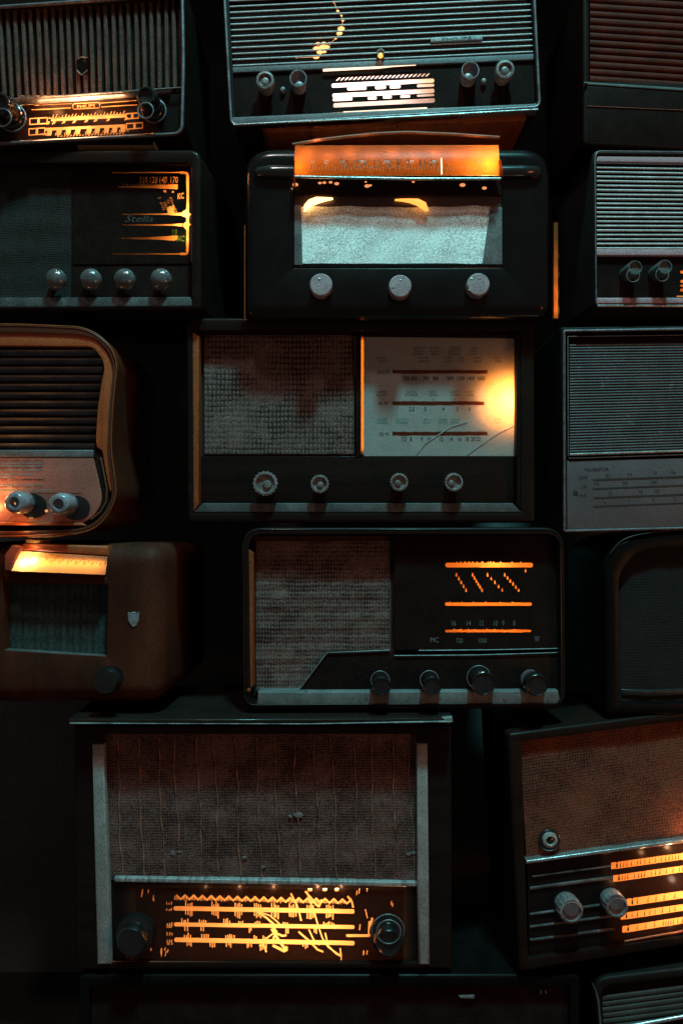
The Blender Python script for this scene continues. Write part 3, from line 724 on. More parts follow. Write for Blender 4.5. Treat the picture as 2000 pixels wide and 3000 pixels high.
    for x, y in ((941, 845), (1169, 849), (1394, 844)):
        k = R.lathe(x, y, 0, [(31, 0, 0), (31, 24, 0), (32, 26, 0), (32, 34, 0), (29, 38, 0), (2, 39, 0)], 'knobcream')
        bm = bmesh.new()
        for dx, dy, r in ((-6, -27, 5), (-6, -9, 3.4)) if x < 1000 else (((-13, -27, 4), (10, -28, 4), (-20, 6, 3)) if x > 1300 else ((4, -28, 4),)):
            c = R.P(x+dx, y+dy, 38); bmesh.ops.create_uvsphere(bm, u_segments=10, v_segments=6, radius=r*S, matrix=Matrix.Translation(c) @ Matrix.Diagonal((1, .5, .7, 1)))
        R.out(bm, 'paint_drip', 'chrome', k, sharp=80)  # bright beads standing for the highlights on the knobs
radio_streamlined()

# ================================================================== second row right: slatted set with two cylinder knobs
def radio_slat_right():
    R = Radio('table_radio', 'radio with bright ivory slats, two black cylinder knobs and lit orange dashes at its edge', (1990, 900), roll=-.6, yaw=2)
    R.cab([(1738, 440), (2262, 447), (2262, 902), (1742, 900)], 16, [(1746, 452), (2252, 458), (2252, 894), (1748, 892)], 5, .020, .2, 'greyside', .003, back_scale=1.0)
    R.path('front_trim', round_poly([(1741, 466), (1748, 443), (2260, 448), (2260, 896), (1745, 894)], [10, 10, 16, 10, 10], 5), 2.4, 4, 'trim', True)
    R.slab('top_band', [(1746, 457), (2252, 462), (2252, 480), (1746, 473)], 0, .006, 'panelgrey', .001)
    R.path('thin_line', [(1746, 478.5), (2252, 487)], .9, 0, 'greyslat')
    R.sheet('slat_backing', [(1746, 470), (2252, 476), (2252, 735), (1746, 735)], -24, 'matte')
    R.slats('slatted_grille', (1746, 491), (2250, 499), (2250, 727), (1746, 727.5), 19, -9, 2.7, 'slat', jit=.2)
    R.slab('middle_band', [(1746, 730), (2252, 730), (2252, 748), (1746, 748)], -4, .008, 'panelgrey', .0012)
    H = []
    for y, h in ((797, 9), (824, 9), (837.5, 6), (850.5, 8)): H.append(qbar(1991, y, 2100, y, h))
    R.mask('dial_panel', [(1746, 748), (2252, 748), (2252, 872), (1746, 872)], H, -16, 'glassblack')
    df = R.sheet('dial_light_sheet', rect(1980, 780, 2120, 862), -19, 'amber')
    R.housing(1975, 775, 2130, 866, -20, .05, df); R.area(2050, 820, -60, 100, 60, .06)
    R.path('lit_edge', [(1981, 868), (2110, 868)], 1.2, -12, 'slotorange')
    R.slab('bottom_band', [(1746, 872), (2252, 871), (2252, 888), (1746, 889)], 2, .02, 'panelgrey', .0015)
    R.path('chrome_foot_strip', [(1748, 896.5), (1850, 896), (2000, 897), (2255, 898)], 4.0, 5, 'chrome')
    for x, y in ((1853, 807), (1938, 805)):
        k = R.lathe(x-20, y-3, -14, [(21, 0, 0), (21, 20, 1), (21, 62, 1), (20, 66, 0), (17, 66, 0), (16, 60, 0), (3, 58, 0)], 'knobdarkrib', flutes=26, fa=.03)
        c = R.P(x, y, 52); bm = bmesh.new()
        tube_mesh(bm, [c+Vector((18.5*S*math.cos(a), 0, 18.5*S*math.sin(a))) for a in [2*math.pi*i/36 for i in range(36)]], 1.1*S, 8, True)
        R.out(bm, 'knob_ring', 'knobgrey', k, sharp=70)
radio_slat_right()

# ================================================================== third row left: rounded set with louvres
def radio_rounded():
    R = Radio('table_radio', 'rounded orange wood radio with dark louvres, rose brown dial and two clear knobs', (40, 1565), roll=0, yaw=-3)
    out = [(-300, 950), (60, 950), (238, 958), (287, 978), (326, 1016), (344, 1067), (339, 1110), (330, 1198), (325, 1317), (336, 1391), (342, 1450), (322, 1503), (284, 1545), (238, 1563), (83, 1571), (-300, 1574)]
    ro = [40]+[60, 60, 50, 45, 45, 60, 80, 80, 80, 60, 50, 50, 50, 60]+[40]
    inn = [(-285, 976), (60, 974), (230, 980), (280, 990), (318, 1030), (333, 1075), (328, 1120), (320, 1198), (314, 1317), (324, 1391), (330, 1450), (312, 1494), (276, 1533), (232, 1550), (83, 1556), (-285, 1558)]
    R.cab(out, ro, inn, ro, .014, .2, 'brownrim', .004, n=4)
    R.path('rim_bead', round_poly(out, ro, 4), 2.2, 2, 'oak', True)
    # orange wood bezel: outer line minus louvre opening
    bo = [(-285, 976), (60, 974), (230, 980), (280, 990), (316, 1032), (333, 1080), (329, 1198), (324, 1317), (326, 1400), (332, 1440), (322, 1440), (310, 1380), (300, 1320), (283, 1310), (281, 1290), (286, 1200), (298, 1118), (306, 1080), (300, 1052), (277, 1022), (262, 1015), (60, 1013), (-285, 1014)]
    R.slab('wood_bezel', bo, -6, .01, 'rimwood', .0012, r=[0, 0, 20, 30, 30, 20]+[10]*4+[4]*3+[10]*6+[14]*4+[0, 0])
    R.sheet('louvre_backing', [(-285, 1005), (270, 1005), (312, 1050), (312, 1110), (290, 1400), (-285, 1400)], -27, 'matte')
    bm = bmesh.new()
    for i in range(15):
        y = 1024+i*24.9*1.0 - 20
        xr = 268 if i == 0 else (296 if i == 1 else (302 if i < 4 else 302-(i-3)*2.6))
        if y > 1318: break
        a0, a1 = R.P(-285, y-4, -10), R.P(xr, y-4, -10); b0, b1 = R.P(-285, y+13, -25), R.P(xr, y+13, -25)
        c0, c1 = R.P(-285, y-1, -12), R.P(xr, y-1, -12)
        loft(bm, [[a0, c0, b0+Vector((0, .001, 0)), a0+Vector((0, .004, 0))], [a1, c1, b1+Vector((0, .001, 0)), a1+Vector((0, .004, 0))]], cap0=True, cap1=True)
    R.out(bm, 'louvres', 'louvre')
    R.slab('grey_bar', [(-285, 1318), (274, 1318), (272, 1340), (-285, 1338)], -8, .006, 'panelteal', .0015)
    fp = [(-285, 1340), (272, 1341), (289, 1406), (298, 1450), (296, 1478), (280, 1506), (262, 1522), (238, 1533), (170, 1536), (-285, 1536)]
    fa = R.slab('dial_fascia', fp, -10, .008, 'pinkplastic', .0015, r=[0, 4, 30, 30, 20, 20, 20, 20, 10, 0])
    gr = [(276, 1325), (303, 1330), (313, 1370), (328, 1440), (318, 1480), (296, 1512), (262, 1530), (238, 1536), (262, 1522), (280, 1506), (296, 1478), (298, 1450), (289, 1406)]
    R.slab('side_groove', gr, -15, .006, 'matte', .0008, r=4)
    R.path('groove_inlay', [(296, 1340), (305, 1385), (314, 1432), (312, 1470), (296, 1500), (268, 1522)], 3.2, -13, 'brown')
    pr = []
    for y, x1 in ((1357, 127), (1377, 127), (1397, 38), (1421, 127), (1435, 150)): pr.append([(-100, y-1.6), (x1, y-1.2), (x1, y+2.6), (-100, y+2.4)])
    for y, x1 in ((1365, 127), (1389, 100)): pr.append([(-100, y-3), (x1, y-2), (x1, y+3.4), (-100, y+3.4)])
    R.prints('scale_stripes', pr, -9.4, 'stripegrey', fa)
    pr = []; rng = random.Random(4)
    for j, y in enumerate((1352, 1372, 1408, 1430)):
        for i in range(7): pr += words(rng, -90+i*34, y, 8, 26)
    R.prints('scale_lettering', pr, -9.0, 'inkred', fa)
    pr = []
    for j, y in enumerate((1404, 1444)): pr.append([(60, y), (130+j*110, y), (130+j*110, y+2.2), (60, y+2)])
    R.prints('scale_lines', pr, -9.3, 'inkred', fa)
    R.slab('bottom_lip', [(-285, 1526), (240, 1532), (250, 1540), (-285, 1538)], -3, .01, 'rimwood', .001)
    # unseen lamps added in front, to warm the lower left of the fascia
    R.lamp(-30, 1488, 18, .07, (1, .42, .12), .006); R.lamp(-50, 1430, 60, .10, (1, .42, .12), .010); R.lamp(60, 1545, 20, .02, (1, .42, .12), .005)
    for x, y, bx, by in ((48, 1477, 74, 1473), (176, 1490, 200, 1478)):
        R.lathe(bx+24, by+10, -9, [(36, 0, 0), (36, 2, 0), (34, 3, 0)], 'knobdark', 'knob_base', ell=1.15)  # dark ellipse painting the knob's shadow on the fascia
        k = R.lathe(bx, by, -6, [(30, 0, 0), (33, 8, 0), (33, 50, 0), (29, 66, 0), (24, 70, 0), (16, 70, 0), (14, 52, 0), (2, 50, 0)], 'knobclear')
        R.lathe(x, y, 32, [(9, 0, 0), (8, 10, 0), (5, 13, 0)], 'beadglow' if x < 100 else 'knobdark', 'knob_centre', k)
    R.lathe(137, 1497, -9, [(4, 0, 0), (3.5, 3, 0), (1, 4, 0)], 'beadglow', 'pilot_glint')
    R.slab('foot', [(82, 1565), (149, 1565), (200, 1567), (149, 1575), (82, 1574)], -6, .04, 'footwood', .001)
    R.slab('foot', [(76, 1581), (119, 1582), (117, 1591), (76, 1590)], -14, .04, 'footwood', .001)
radio_rounded()

# ================================================================== third row middle: white dial with the bulb showing through
def radio_bulb():
    R = Radio('table_radio', 'radio with a cracked white dial and a round bulb blazing through its right side', (1050, 1532))
    R.cab([(545, 930), (1566, 930), (1568, 1532), (549, 1532)], [34, 20, 10, 10], [(564, 968), (1524, 968), (1526, 1502), (566, 1502)], [4, 4, 4, 4], .026, .22, 'walnut', .005)
    # inner mitres of the frame; warm light on the left one put into its colour
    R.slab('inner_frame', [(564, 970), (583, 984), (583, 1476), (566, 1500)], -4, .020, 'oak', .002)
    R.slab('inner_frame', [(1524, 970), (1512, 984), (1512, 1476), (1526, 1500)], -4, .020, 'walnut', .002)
    R.slab('front_board', [(583, 972), (1061, 972), (1061, 1480), (583, 1480)], -56, .004, 'brownboard', .0003)
    R.slab('lower_board', [(583, 1337), (1516, 1337), (1516, 1478), (583, 1478)], -36, .012, 'walnut', .001)
    R.field('grille_cloth', [(598, 982), (1037, 982), (1037, 1330), (598, 1330)], 110, 90, -45,
            lambda u, v: .0008*math.sin(u*6.5+1)*math.sin(v*3)+.0006*math.sin(u*17+v*6)+.0005*math.cos(u*2*math.pi*5.63)**8*-1, 'clothgrid')
    # thin line of leaking light, put into a warm-coloured strip
    R.path('slit_edge', [(1040, 986), (1040, 1100)], 1.2, -36, 'oak')
    dl = R.sheet('dial_sheet', [(1065, 987), (1508, 992), (1506, 1336), (1063, 1336)], -36, 'paper')
    fr = R.slab('dial_surround', [(1041, 972), (1057, 972), (1057, 1340), (1041, 1340)], -34, .006, 'walnut', .0008)
    R.slab('dial_surround', [(1508.5, 972), (1520, 972), (1520, 1340), (1506.5, 1340)], -34, .006, 'walnut', .0008)
    R.slab('dial_surround', [(1041, 966), (1520, 966), (1520, 991), (1041, 986)], -34, .006, 'walnut', .0008)
    sg = R.sheet('dial_side_gap', [(1057.5, 984), (1064.5, 984), (1063.5, 1330), (1057.5, 1330)], -33, 'slitsheet', parent=dl)
    R.housing(1055, 982, 1067, 1332, -33.5, .003, sg, 'matte')
    R.housing(1052, 978, 1514, 1342, -41, .035, dl, 'matte')
    # the bulb, with a weak lamp added to widen its halo
    R.lamp(1484, 1180, -88, .75, (1, .54, .21), .008); R.lamp(1450, 1160, -110, .022, (1, .5, .2), .004)
    cup = [[R.P(1484, 1180, dd)+Vector((rr*S*math.cos(a), 0, rr*S*math.sin(a))) for a in [2*math.pi*i/48 for i in range(48)]] for rr, dd in ((48, -64), (44, -88), (30, -104), (6, -108))]
    bm = bmesh.new(); loft(bm, cup, cap1=True); R.out(bm, 'bulb_reflector', 'matte', dl)
    l = R.area(1060.5, 1157, -38.5, 4, 330, .010, (1, .5, .16))
    # scale printing
    for y, x1 in ((1089, 1427), (1181, 1418), (1270, 1427)):
        top = [(1149+(x1-1149)*i/24, y-5.4+random.uniform(-1, 1)) for i in range(25)]; bot = [(1149+(x1-1149)*i/24, y+5.4+random.uniform(-1, 1)) for i in range(25)]
        R.prints('scale_bar', [top+bot[::-1]], -35.4, 'barfilm', dl)
    K = []
    for t, x in (('550', 1190), ('600', 1212), ('700', 1247), ('800', 1276), ('1000', 1317), ('1200', 1348), ('1400', 1377), ('1600', 1408)): K += text_tris(t, x, 1114, 16.5, 0, .74, bold=.015)
    for t, x in (('2.5', 1206), ('3', 1245), ('4', 1298), ('5', 1339), ('6', 1375)): K += text_tris(t, x, 1204, 17, 0, .74, bold=.01)
    for t, x in (('7.5', 1183), ('8', 1203), ('9', 1235), ('10', 1255), ('12', 1291), ('14', 1320), ('16', 1345), ('18', 1366), ('20', 1385), ('22', 1401)): K += text_tris(t, x, 1292, 17, 0, .74, bold=.01)
    for t, x, y in (('41 M', 1122, 1187), ('25 M', 1124, 1277), ('550 M', 1122, 1095)): K += text_tris(t, x, y, 15, 0, .9)
    R.prints('scale_numerals', K, -35.2, 'ink', dl)
    K = []; rng = random.Random(9)
    for y in (1151, 1160): 
        for x, w in ((1119, 34), (1206, 40), (1268, 30), (1332, 34), (1374, 26), (1456, 26)): K += words(rng, x+rng.uniform(-3, 3), y, 9, w)
    for y in (1062, 1052):
        for x, w in ((1240, 36), (1310, 30), (1350, 22), (1398, 30), (1455, 26), (1120, 34)): K += words(rng, x+rng.uniform(-3, 3), y, 9, w)
    for y in (1022, 1031, 1040):
        for x, w in ((1225, 40), (1275, 34), (1330, 40), (1385, 30)): K += words(rng, x+rng.uniform(-3, 3), y, 9, w)
    for x in (1206, 1268, 1332): K += text_tris('o', x, 1172, 10)
    R.prints('station_names', K, -35.3, 'inkgrey2', dl)
    K = []
    for y in (1232, 1241):
        for x, w in ((1122, 34), (1177, 40), (1252, 30), (1300, 36), (1334, 28), (1456, 26)): K += words(rng, x+rng.uniform(-3, 3), y, 9, w)
    R.prints('station_names', K, -35.25, 'inkgreen', dl)
    # cracks: raised torn edges of the sheet
    for k, pl in enumerate(([(1216, 1335), (1222, 1327), (1245, 1299), (1286, 1271), (1314, 1252), (1340, 1243), (1367, 1236)], [(1364, 1335), (1380, 1322), (1412, 1299), (1463, 1267), (1506, 1246)])):
        bm = bmesh.new(); a = [R.P(x, y, -35) for x, y in pl]; b = [R.P(x+1.0, y+1.6, -34.0) for x, y in pl]; c = [R.P(x+1.6, y+3.4, -35.6) for x, y in pl]
        loft(bm, [a, b], closed=False); loft(bm, [b, c], closed=False)
        R.out(bm, 'crack_edge', 'crackpaper', dl, sharp=20)
    # ledge
    R.slab('bottom_ledge', [(594, 1474), (1500, 1474), (1526, 1500), (568, 1500)], -3, .022, 'ledge', .001)
    def kn(x, y, r):
        k = R.lathe(x, y, -36, [(r*.7, 0, 0), (r*.7, 40, 0), (r*.95, 44, 1), (r, 58, 1), (r*.95, 66, 1), (r*.78, 67, 0), (r*.70, 60, 0), (r*.42, 58, 0)], 'knobgrey', flutes=18, fa=.06)
        R.lathe(x, y, 22*1.0, [(r*.36, 0, 1), (r*.3, 7, 1), (r*.1, 9, 0)], 'knobgrey', 'knob_boss', k, flutes=10, fa=.1)
    kn(783, 1419, 36); kn(938, 1420, 27); kn(1164, 1415, 26.5); kn(1320, 1415, 27)
radio_bulb()

# ================================================================== third row right: grey ribbed transistor set
def radio_transistor():
    R = Radio('table_radio', 'grey radio with fine horizontal ribs above a lavender scale panel lettered TRANSISTOR', (1930, 1553), roll=1.4, yaw=1)
    R.cab([(1641, 958), (2300, 950), (2300, 1546), (1650, 1562)], [8]*4, [(1656, 974), (2290, 964), (2290, 1536), (1660, 1554)], [3]*4, .014, .2, 'greyside2', .003)
    R.path('front_trim', round_poly([(1651, 970), (2295, 958), (2295, 1540), (1652, 1556)], 4, 3), 4.2, 4, 'greytrim', True)
    R.path('top_bead', [(1690, 969), (2000, 965), (2290, 960)], 3.2, 8, 'trim')
    R.path('inner_trim', [(1663, 1336), (1662, 986), (2290, 978)], 1.9, 0, 'greytrim')
    R.slab('dark_band', [(1666, 989), (2290, 982), (2290, 1004), (1666, 1008)], -8, .006, 'glassblack', .0004)
    R.sheet('rib_backing', [(1662, 1000), (2290, 994), (2290, 1320), (1662, 1335)], -16, 'matte')
    R.slats('ribbed_grille', (1667, 1012), (2290, 1005), (2290, 1302), (1667, 1323), 39, -9, 2.9, 'greyslat', jit=.15, flat=.8)
    R.path('chrome_bar', [(1667, 1332), (2000, 1321), (2290, 1311)], 4.3, 1, 'chrome')
    R.path('lower_bead', [(1665, 1343), (2000, 1332), (2290, 1322)], 2.4, -1, 'greytrim')
    fa = R.slab('scale_panel', [(1660, 1350), (2290, 1334), (2290, 1536), (1660, 1554)], -3, .01, 'panelgrey2', .0012)
    pr = []
    for i, (a, b, h) in enumerate(((1406, 1397, 5.5), (1432, 1422, 4.5), (1459, 1449, 5), (1484, 1474, 4))): pr.append([(1736, a-h/2), (2000, b-h/2), (2260, 2*b-a-h/2), (2260, 2*b-a+h/2), (2000, b+h/2), (1736, a+h/2)])
    pr += text_tris('TRANSISTOR', 1709, 1381, 12.5, 1.8, 1.0, 'LEFT', bold=.01)
    for t, x, y in (('UKW', 1707, 1404), ('LW', 1710, 1430), ('MW', 1706, 1457), ('8.5', 1781, 1398), ('9.5', 1844, 1395), ('10', 1917, 1390), ('104', 1968, 1389), ('145', 1745, 1422), ('200', 1830, 1420), ('300', 1915, 1417), ('55', 1786, 1450), ('70', 1875, 1446), ('100', 1922, 1443), ('6', 1772, 1478), ('7', 1842, 1474), ('9', 1913, 1470), ('12', 1975, 1466)):
        pr += text_tris(t, x, y, 14, 1.8, .85)
    R.prints('scale_printing', pr, -2.2, 'ink', fa)
    R.lathe(1684, 1443, -3, [(7, 0, 0), (6.5, 1.6, 0)], 'ink', 'screw_hole'); R.path('tiny_screw', [(1691, 1437), (1692, 1443)], 1.4, 1, 'chrome')
radio_transistor()

# ================================================================== fourth row left: brown set with sloping lit dial
def radio_slope():
    R = Radio('table_radio', 'brown wooden radio with shield emblem, one black knob and blazing sloping dial', (200, 2060), roll=-1.6, yaw=-6)
    R.cab([(-140, 1590), (474, 1596), (474, 2062), (-140, 2066)], [60, 60, 60, 60], [(10, 1696), (316, 1702), (314, 1924), (12, 1906)], [4, 4, 4, 4], .024, .24, 'brown2', .028, steps=8, n=7)
    R.field('grille_cloth', [(11, 1706), (316, 1712), (316, 1928), (11, 1910)], 80, 30, -34, lambda u, v: .0007*math.cos(u*2*math.pi*9), 'clothdark')
    R.sheet('cloth_board', [(5, 1700), (320, 1700), (320, 1935), (5, 1935)], -40, 'matte')
    R.slab('middle_ledge', [(12, 1683), (316, 1690), (316, 1715), (12, 1708)], 3, .012, 'brown2', .003)
    R.slab('cloth_trim', [(13, 1903), (316, 1923), (316, 1931), (13, 1910)], -4, .014, 'ledge', .0012)
    # sloping lit dial
    a = [R.P(34, 1673, 28), R.P(308, 1684, 28), R.P(315, 1631, 4), R.P(62, 1615, 4)]
    bm = bmesh.new(); bm.faces.new([bm.verts.new(p) for p in a]); dl = R.out(bm, 'sloping_dial', 'paleglass', recalc=False)
    bm = bmesh.new(); b = [R.P(36, 1672, 3), R.P(306, 1683, 3), R.P(312, 1633, -10), R.P(64, 1617, -10)]; loft(bm, [[p+Vector((0, .0006, 0)) for p in a], b], cap1=True); R.out(bm, 'lamp_housing', 'housing', dl)
    rng = random.Random(2); pr = []
    def on(px, py):
        u = (px-34)/280; bot = 1673+11*u; top = 1615+16*u; v = (bot-py)/(bot-top)
        return R.P(px, py, 28-24*v+1.2)
    bm = bmesh.new()
    for i in range(46):
        x = 95+i*4.9; y = 1616+16*(x-50)/265
        L = 12 if i % 5 else 20
        for q in thick([(x, y+1), (x-L*.42, y+1+L)], 1.7):
            bm.faces.new([bm.verts.new(on(px, py)) for px, py in q])
    for i, t in enumerate(('25', '30', '35', '40', '50', '60', '80')):
        for q in text_tris(t, 150+i*24, 1650+i*1.2, 15, -3, .7, shear=.35): bm.faces.new([bm.verts.new(on(px, py)) for px, py in q])
    R.out(bm, 'dial_ticks', 'inkred', dl)
    R.lamp(74, 1652, 6, .09, (1, .74, .46), .004); R.lamp(104, 1646, 1, .16, (1, .72, .42), .004); R.area(215, 1654, 0, 190, 16, .030, (1, .52, .2))
    R.slab('dial_cheek', [(14, 1625), (36, 1596), (60, 1600), (36, 1672), (14, 1672)], 20, .02, 'pinkplastic', .002, r=4)
    R.slab('dial_hood', [(66, 1592), (316, 1600), (316, 1628), (64, 1612)], 4, .02, 'rimwood', .003)
    R.lamp(95, 1602, 14, .006, (1, .5, .18), .003); R.lamp(52, 1640, 36, .004, (1, .55, .22), .004)
    # emblem
    sh = [(374, 1793), (380, 1796), (390, 1792), (400, 1796), (408, 1793), (406, 1820), (400, 1832), (391, 1839), (381, 1830), (375, 1815)]
    R.slab('emblem', sh, 3, .004, 'emblemgrey', .001, r=3)
    R.lathe(330, 1985, -4, [(36, 0, 0), (36, 4, 0), (20, 5, 0), (20, 20, 0), (38, 24, 0), (40, 48, 0), (34, 58, 0), (12, 60, 0)], 'knobdark')
radio_slope()

# ================================================================== fourth row middle: three-line dial and four knobs
def radio_threeline():
    R = Radio('table_radio', 'dark radio with three lit orange scale lines and a slanted four-knob panel', (1170, 2070))
    R.cab([(708, 1545), (1652, 1545), (1656, 2078), (712, 2080)], [62, 62, 40, 40], [(728, 1566), (1640, 1566), (1642, 2064), (734, 2064)], [40, 40, 26, 20], .030, .22, 'walnut', .006)
    R.path('rim_line', round_poly([(712, 1549), (1648, 1549), (1652, 2060), (716, 2066)], [58, 58, 36, 36], 7), 1.3, 1, 'rimdull', True)
    R.slab('inner_frame', [(716, 1600), (742, 1620), (742, 2010), (722, 2030)], -4, .024, 'oak', .002)  # warm light on the left inner side put into its colour
    R.slab('front_board', [(742, 1570), (1156, 1570), (1156, 2040), (742, 2040)], -62, .004, 'brownboard', .0003)
    R.field('grille_cloth', [(750, 1585), (1142, 1585), (1142, 2026), (750, 2026)], 100, 100, -55,
            lambda u, v: .0010*math.sin(v*34+u*3)*(.5+.5*math.sin(u*21+v*11))+.0009*math.sin(u*5+v*4)+.0004*math.sin(v*90), 'clothwave')
    R.path('cloth_edge', [(1142, 1700), (1142, 1905)], 1.6, -50, 'greytrim')  # highlight on the cloth's right boundary, put into a pale strip
    # knob panel with raised teal edge
    pn = [(872, 2030), (960, 1914), (1142, 1908), (1150, 1918), (1230, 1920), (1640, 1918), (1640, 2032)]
    kp = R.slab('knob_panel', pn, -34, .010, 'glassblack', .001)
    R.path('panel_edge', [(870, 2029), (958, 1912), (1140, 1905)], 1.7, -30, 'trimdull', parent=kp)
    R.path('panel_edge', [(1155, 1921), (1400, 1919), (1632, 1912)], 1.4, -30, 'trimdull', parent=kp)
    R.path('panel_edge', [(1226, 1906), (1440, 1904), (1632, 1900)], 1.6, -30, 'trimdull', parent=kp)
    H = [qbar(1304, 1655.5, 1560, 1655.5, 13.5), qbar(1303, 1770, 1557, 1770, 9.6), qbar(1303, 1848.5, 1555, 1848.5, 8)]
    for x in (1337, 1349, 1361, 1373, 1384, 1397, 1411, 1429, 1436, 1445, 1465, 1499, 1524, 1413): H.append(round_poly([(x-2.6, 1650), (x-2, 1645), (x+2, 1645), (x+2.6, 1650)], 1.5, 2))
    for x in (1317, 1353, 1386, 1422, 1465, 1500): H.append([(x-2.5, 1766), (x, 1761), (x+2.5, 1766)])
    for x in (1330, 1350, 1372, 1390, 1425, 1448, 1470, 1505): H.append([(x-2.5, 1845), (x, 1840.5), (x+2.5, 1845)])
    for x0, y0, x1, y1, n in ((1336, 1684, 1364, 1729, 5), (1383, 1684, 1411, 1729, 6), (1427, 1684, 1470, 1729, 5), (1477, 1684, 1518, 1729, 6)):
        for i in range(n):
            x = x0+(x1-x0)*i/(n-1); y = y0+(y1-y0)*i/(n-1); H.append([(x-2.6, y+2), (x-.4, y-6), (x+1.4, y-5), (x+3, y+3), (x+.8, y+5.5), (x-1.6, y+4.5)])
    H.append([(1536, 1672), (1538.5, 1666), (1541, 1672), (1540, 1677), (1537, 1677)])
    R.mask('dial_mask', [(1155, 1570), (1640, 1570), (1638, 1900), (1155, 1904)], H, -36, 'glassblack')
    df = R.sheet('dial_light_sheet', rect(1285, 1635, 1580, 1865), -40, 'amber')
    R.housing(1280, 1630, 1585, 1870, -41, .07, df)
    R.lamp(1440, 1640, -95, .16, (1, .7, .45), .005); R.lamp(1350, 1760, -150, .16, (1, .5, .2)); R.lamp(1510, 1760, -150, .16, (1, .5, .2)); R.lamp(1430, 1830, -150, .12, (1, .42, .14))
    K = []
    for t, x in (('16', 1327), ('14', 1371), ('12', 1409), ('10', 1450), ('9', 1473), ('8', 1505)): K += text_tris(t, x, 1833, 22, 0, .7)
    K += text_tris('MC', 1272, 1882, 22, 0, .8)+text_tris('W', 1572, 1880, 24, 0, .6)+text_tris('720', 1345, 1883, 19, 0, .7)+text_tris('1000', 1412, 1883, 19, 0, .7)
    R.prints('dial_numerals', K, -35.2, 'inkgrey')
    R.slab('bottom_ledge', [(756, 2028), (1634, 2024), (1640, 2050), (1630, 2064), (752, 2068)], -3, .028, 'ledge2', .002)
    R.lathe(729, 2022, 2, [(6, 0, 0), (5, 3, 0), (2, 4, 0)], 'oak', 'wood_plug')
    def kn(x, y, r, face):
        k = R.lathe(x, y, -34, [(r*.6, 0, 0), (r*.6, 12, 0), (r, 14, 1), (r*1.0, 70, 1), (r*.95, 80, 0), (r*.88, 82, 0), (r*.84, 78, 0), (r*.2, 77, 0)], 'knobdark', flutes=30, fa=.025)
        if face: R.lathe(x, y, 5, [(r*.86, 0, 0), (r*.82, 4, 0), (r*.2, 5, 0)], 'knobface', 'knob_face', k)
        else:
            c = R.P(x, y, 40); bm = bmesh.new(); tube_mesh(bm, [c+Vector((r*.95*S*math.cos(a), 0, r*.95*S*math.sin(a))) for a in [math.pi*2*i/40 for i in range(40)]], 1.3*S, 8, True)
            R.out(bm, 'knob_ring', 'trimdull', k, sharp=70)
    kn(1113, 1993, 28, 0); kn(1257, 1992, 28, 0); kn(1402, 1985, 36, 0); kn(1552, 1990, 33, 1)
radio_threeline()

# ================================================================== fourth row right: arched dark set
def radio_arched():
    R = Radio('table_radio', 'nearly black radio with an arched top and no light, beneath the grey transistor set', (1980, 2095), roll=1)
    out = [(1775, 2098), (1772, 1640), (1800, 1600), (1845, 1576), (1925, 1562), (2010, 1554), (2180, 1562), (2260, 1640), (2262, 2098)]
    R.cab(out, [8, 60, 40, 40, 60, 60, 80, 60, 8], [(1812, 2060), (1812, 1680), (1860, 1620), (1930, 1606), (2040, 1604), (2150, 1620), (2222, 1680), (2222, 2060)], [6, 30, 20, 20, 20, 20, 30, 6], .014, .2, 'black', .008, n=5)
    R.path('arch_rim', round_poly([(1786, 1620), (1812, 1587), (1850, 1570), (1925, 1557), (2000, 1552), (2180, 1556)], [0, 20, 20, 20, 20, 0], 4), [1.2]*1+[2.4]*40 if False else 2.0, 3, 'rimdull')  # paler tube standing for the highlight along the arch
    R.field('grille_cloth', [(1806, 1600), (2226, 1600), (2226, 2064), (1806, 2064)], 40, 40, -26, lambda u, v: .0005*math.sin(u*30), 'clothblack')
    R.slab('lower_bar', [(1818, 2018), (1900, 2022), (2216, 2008), (2216, 2030), (1900, 2044), (1818, 2040)], -20, .006, 'rimdull', .003)
radio_arched()

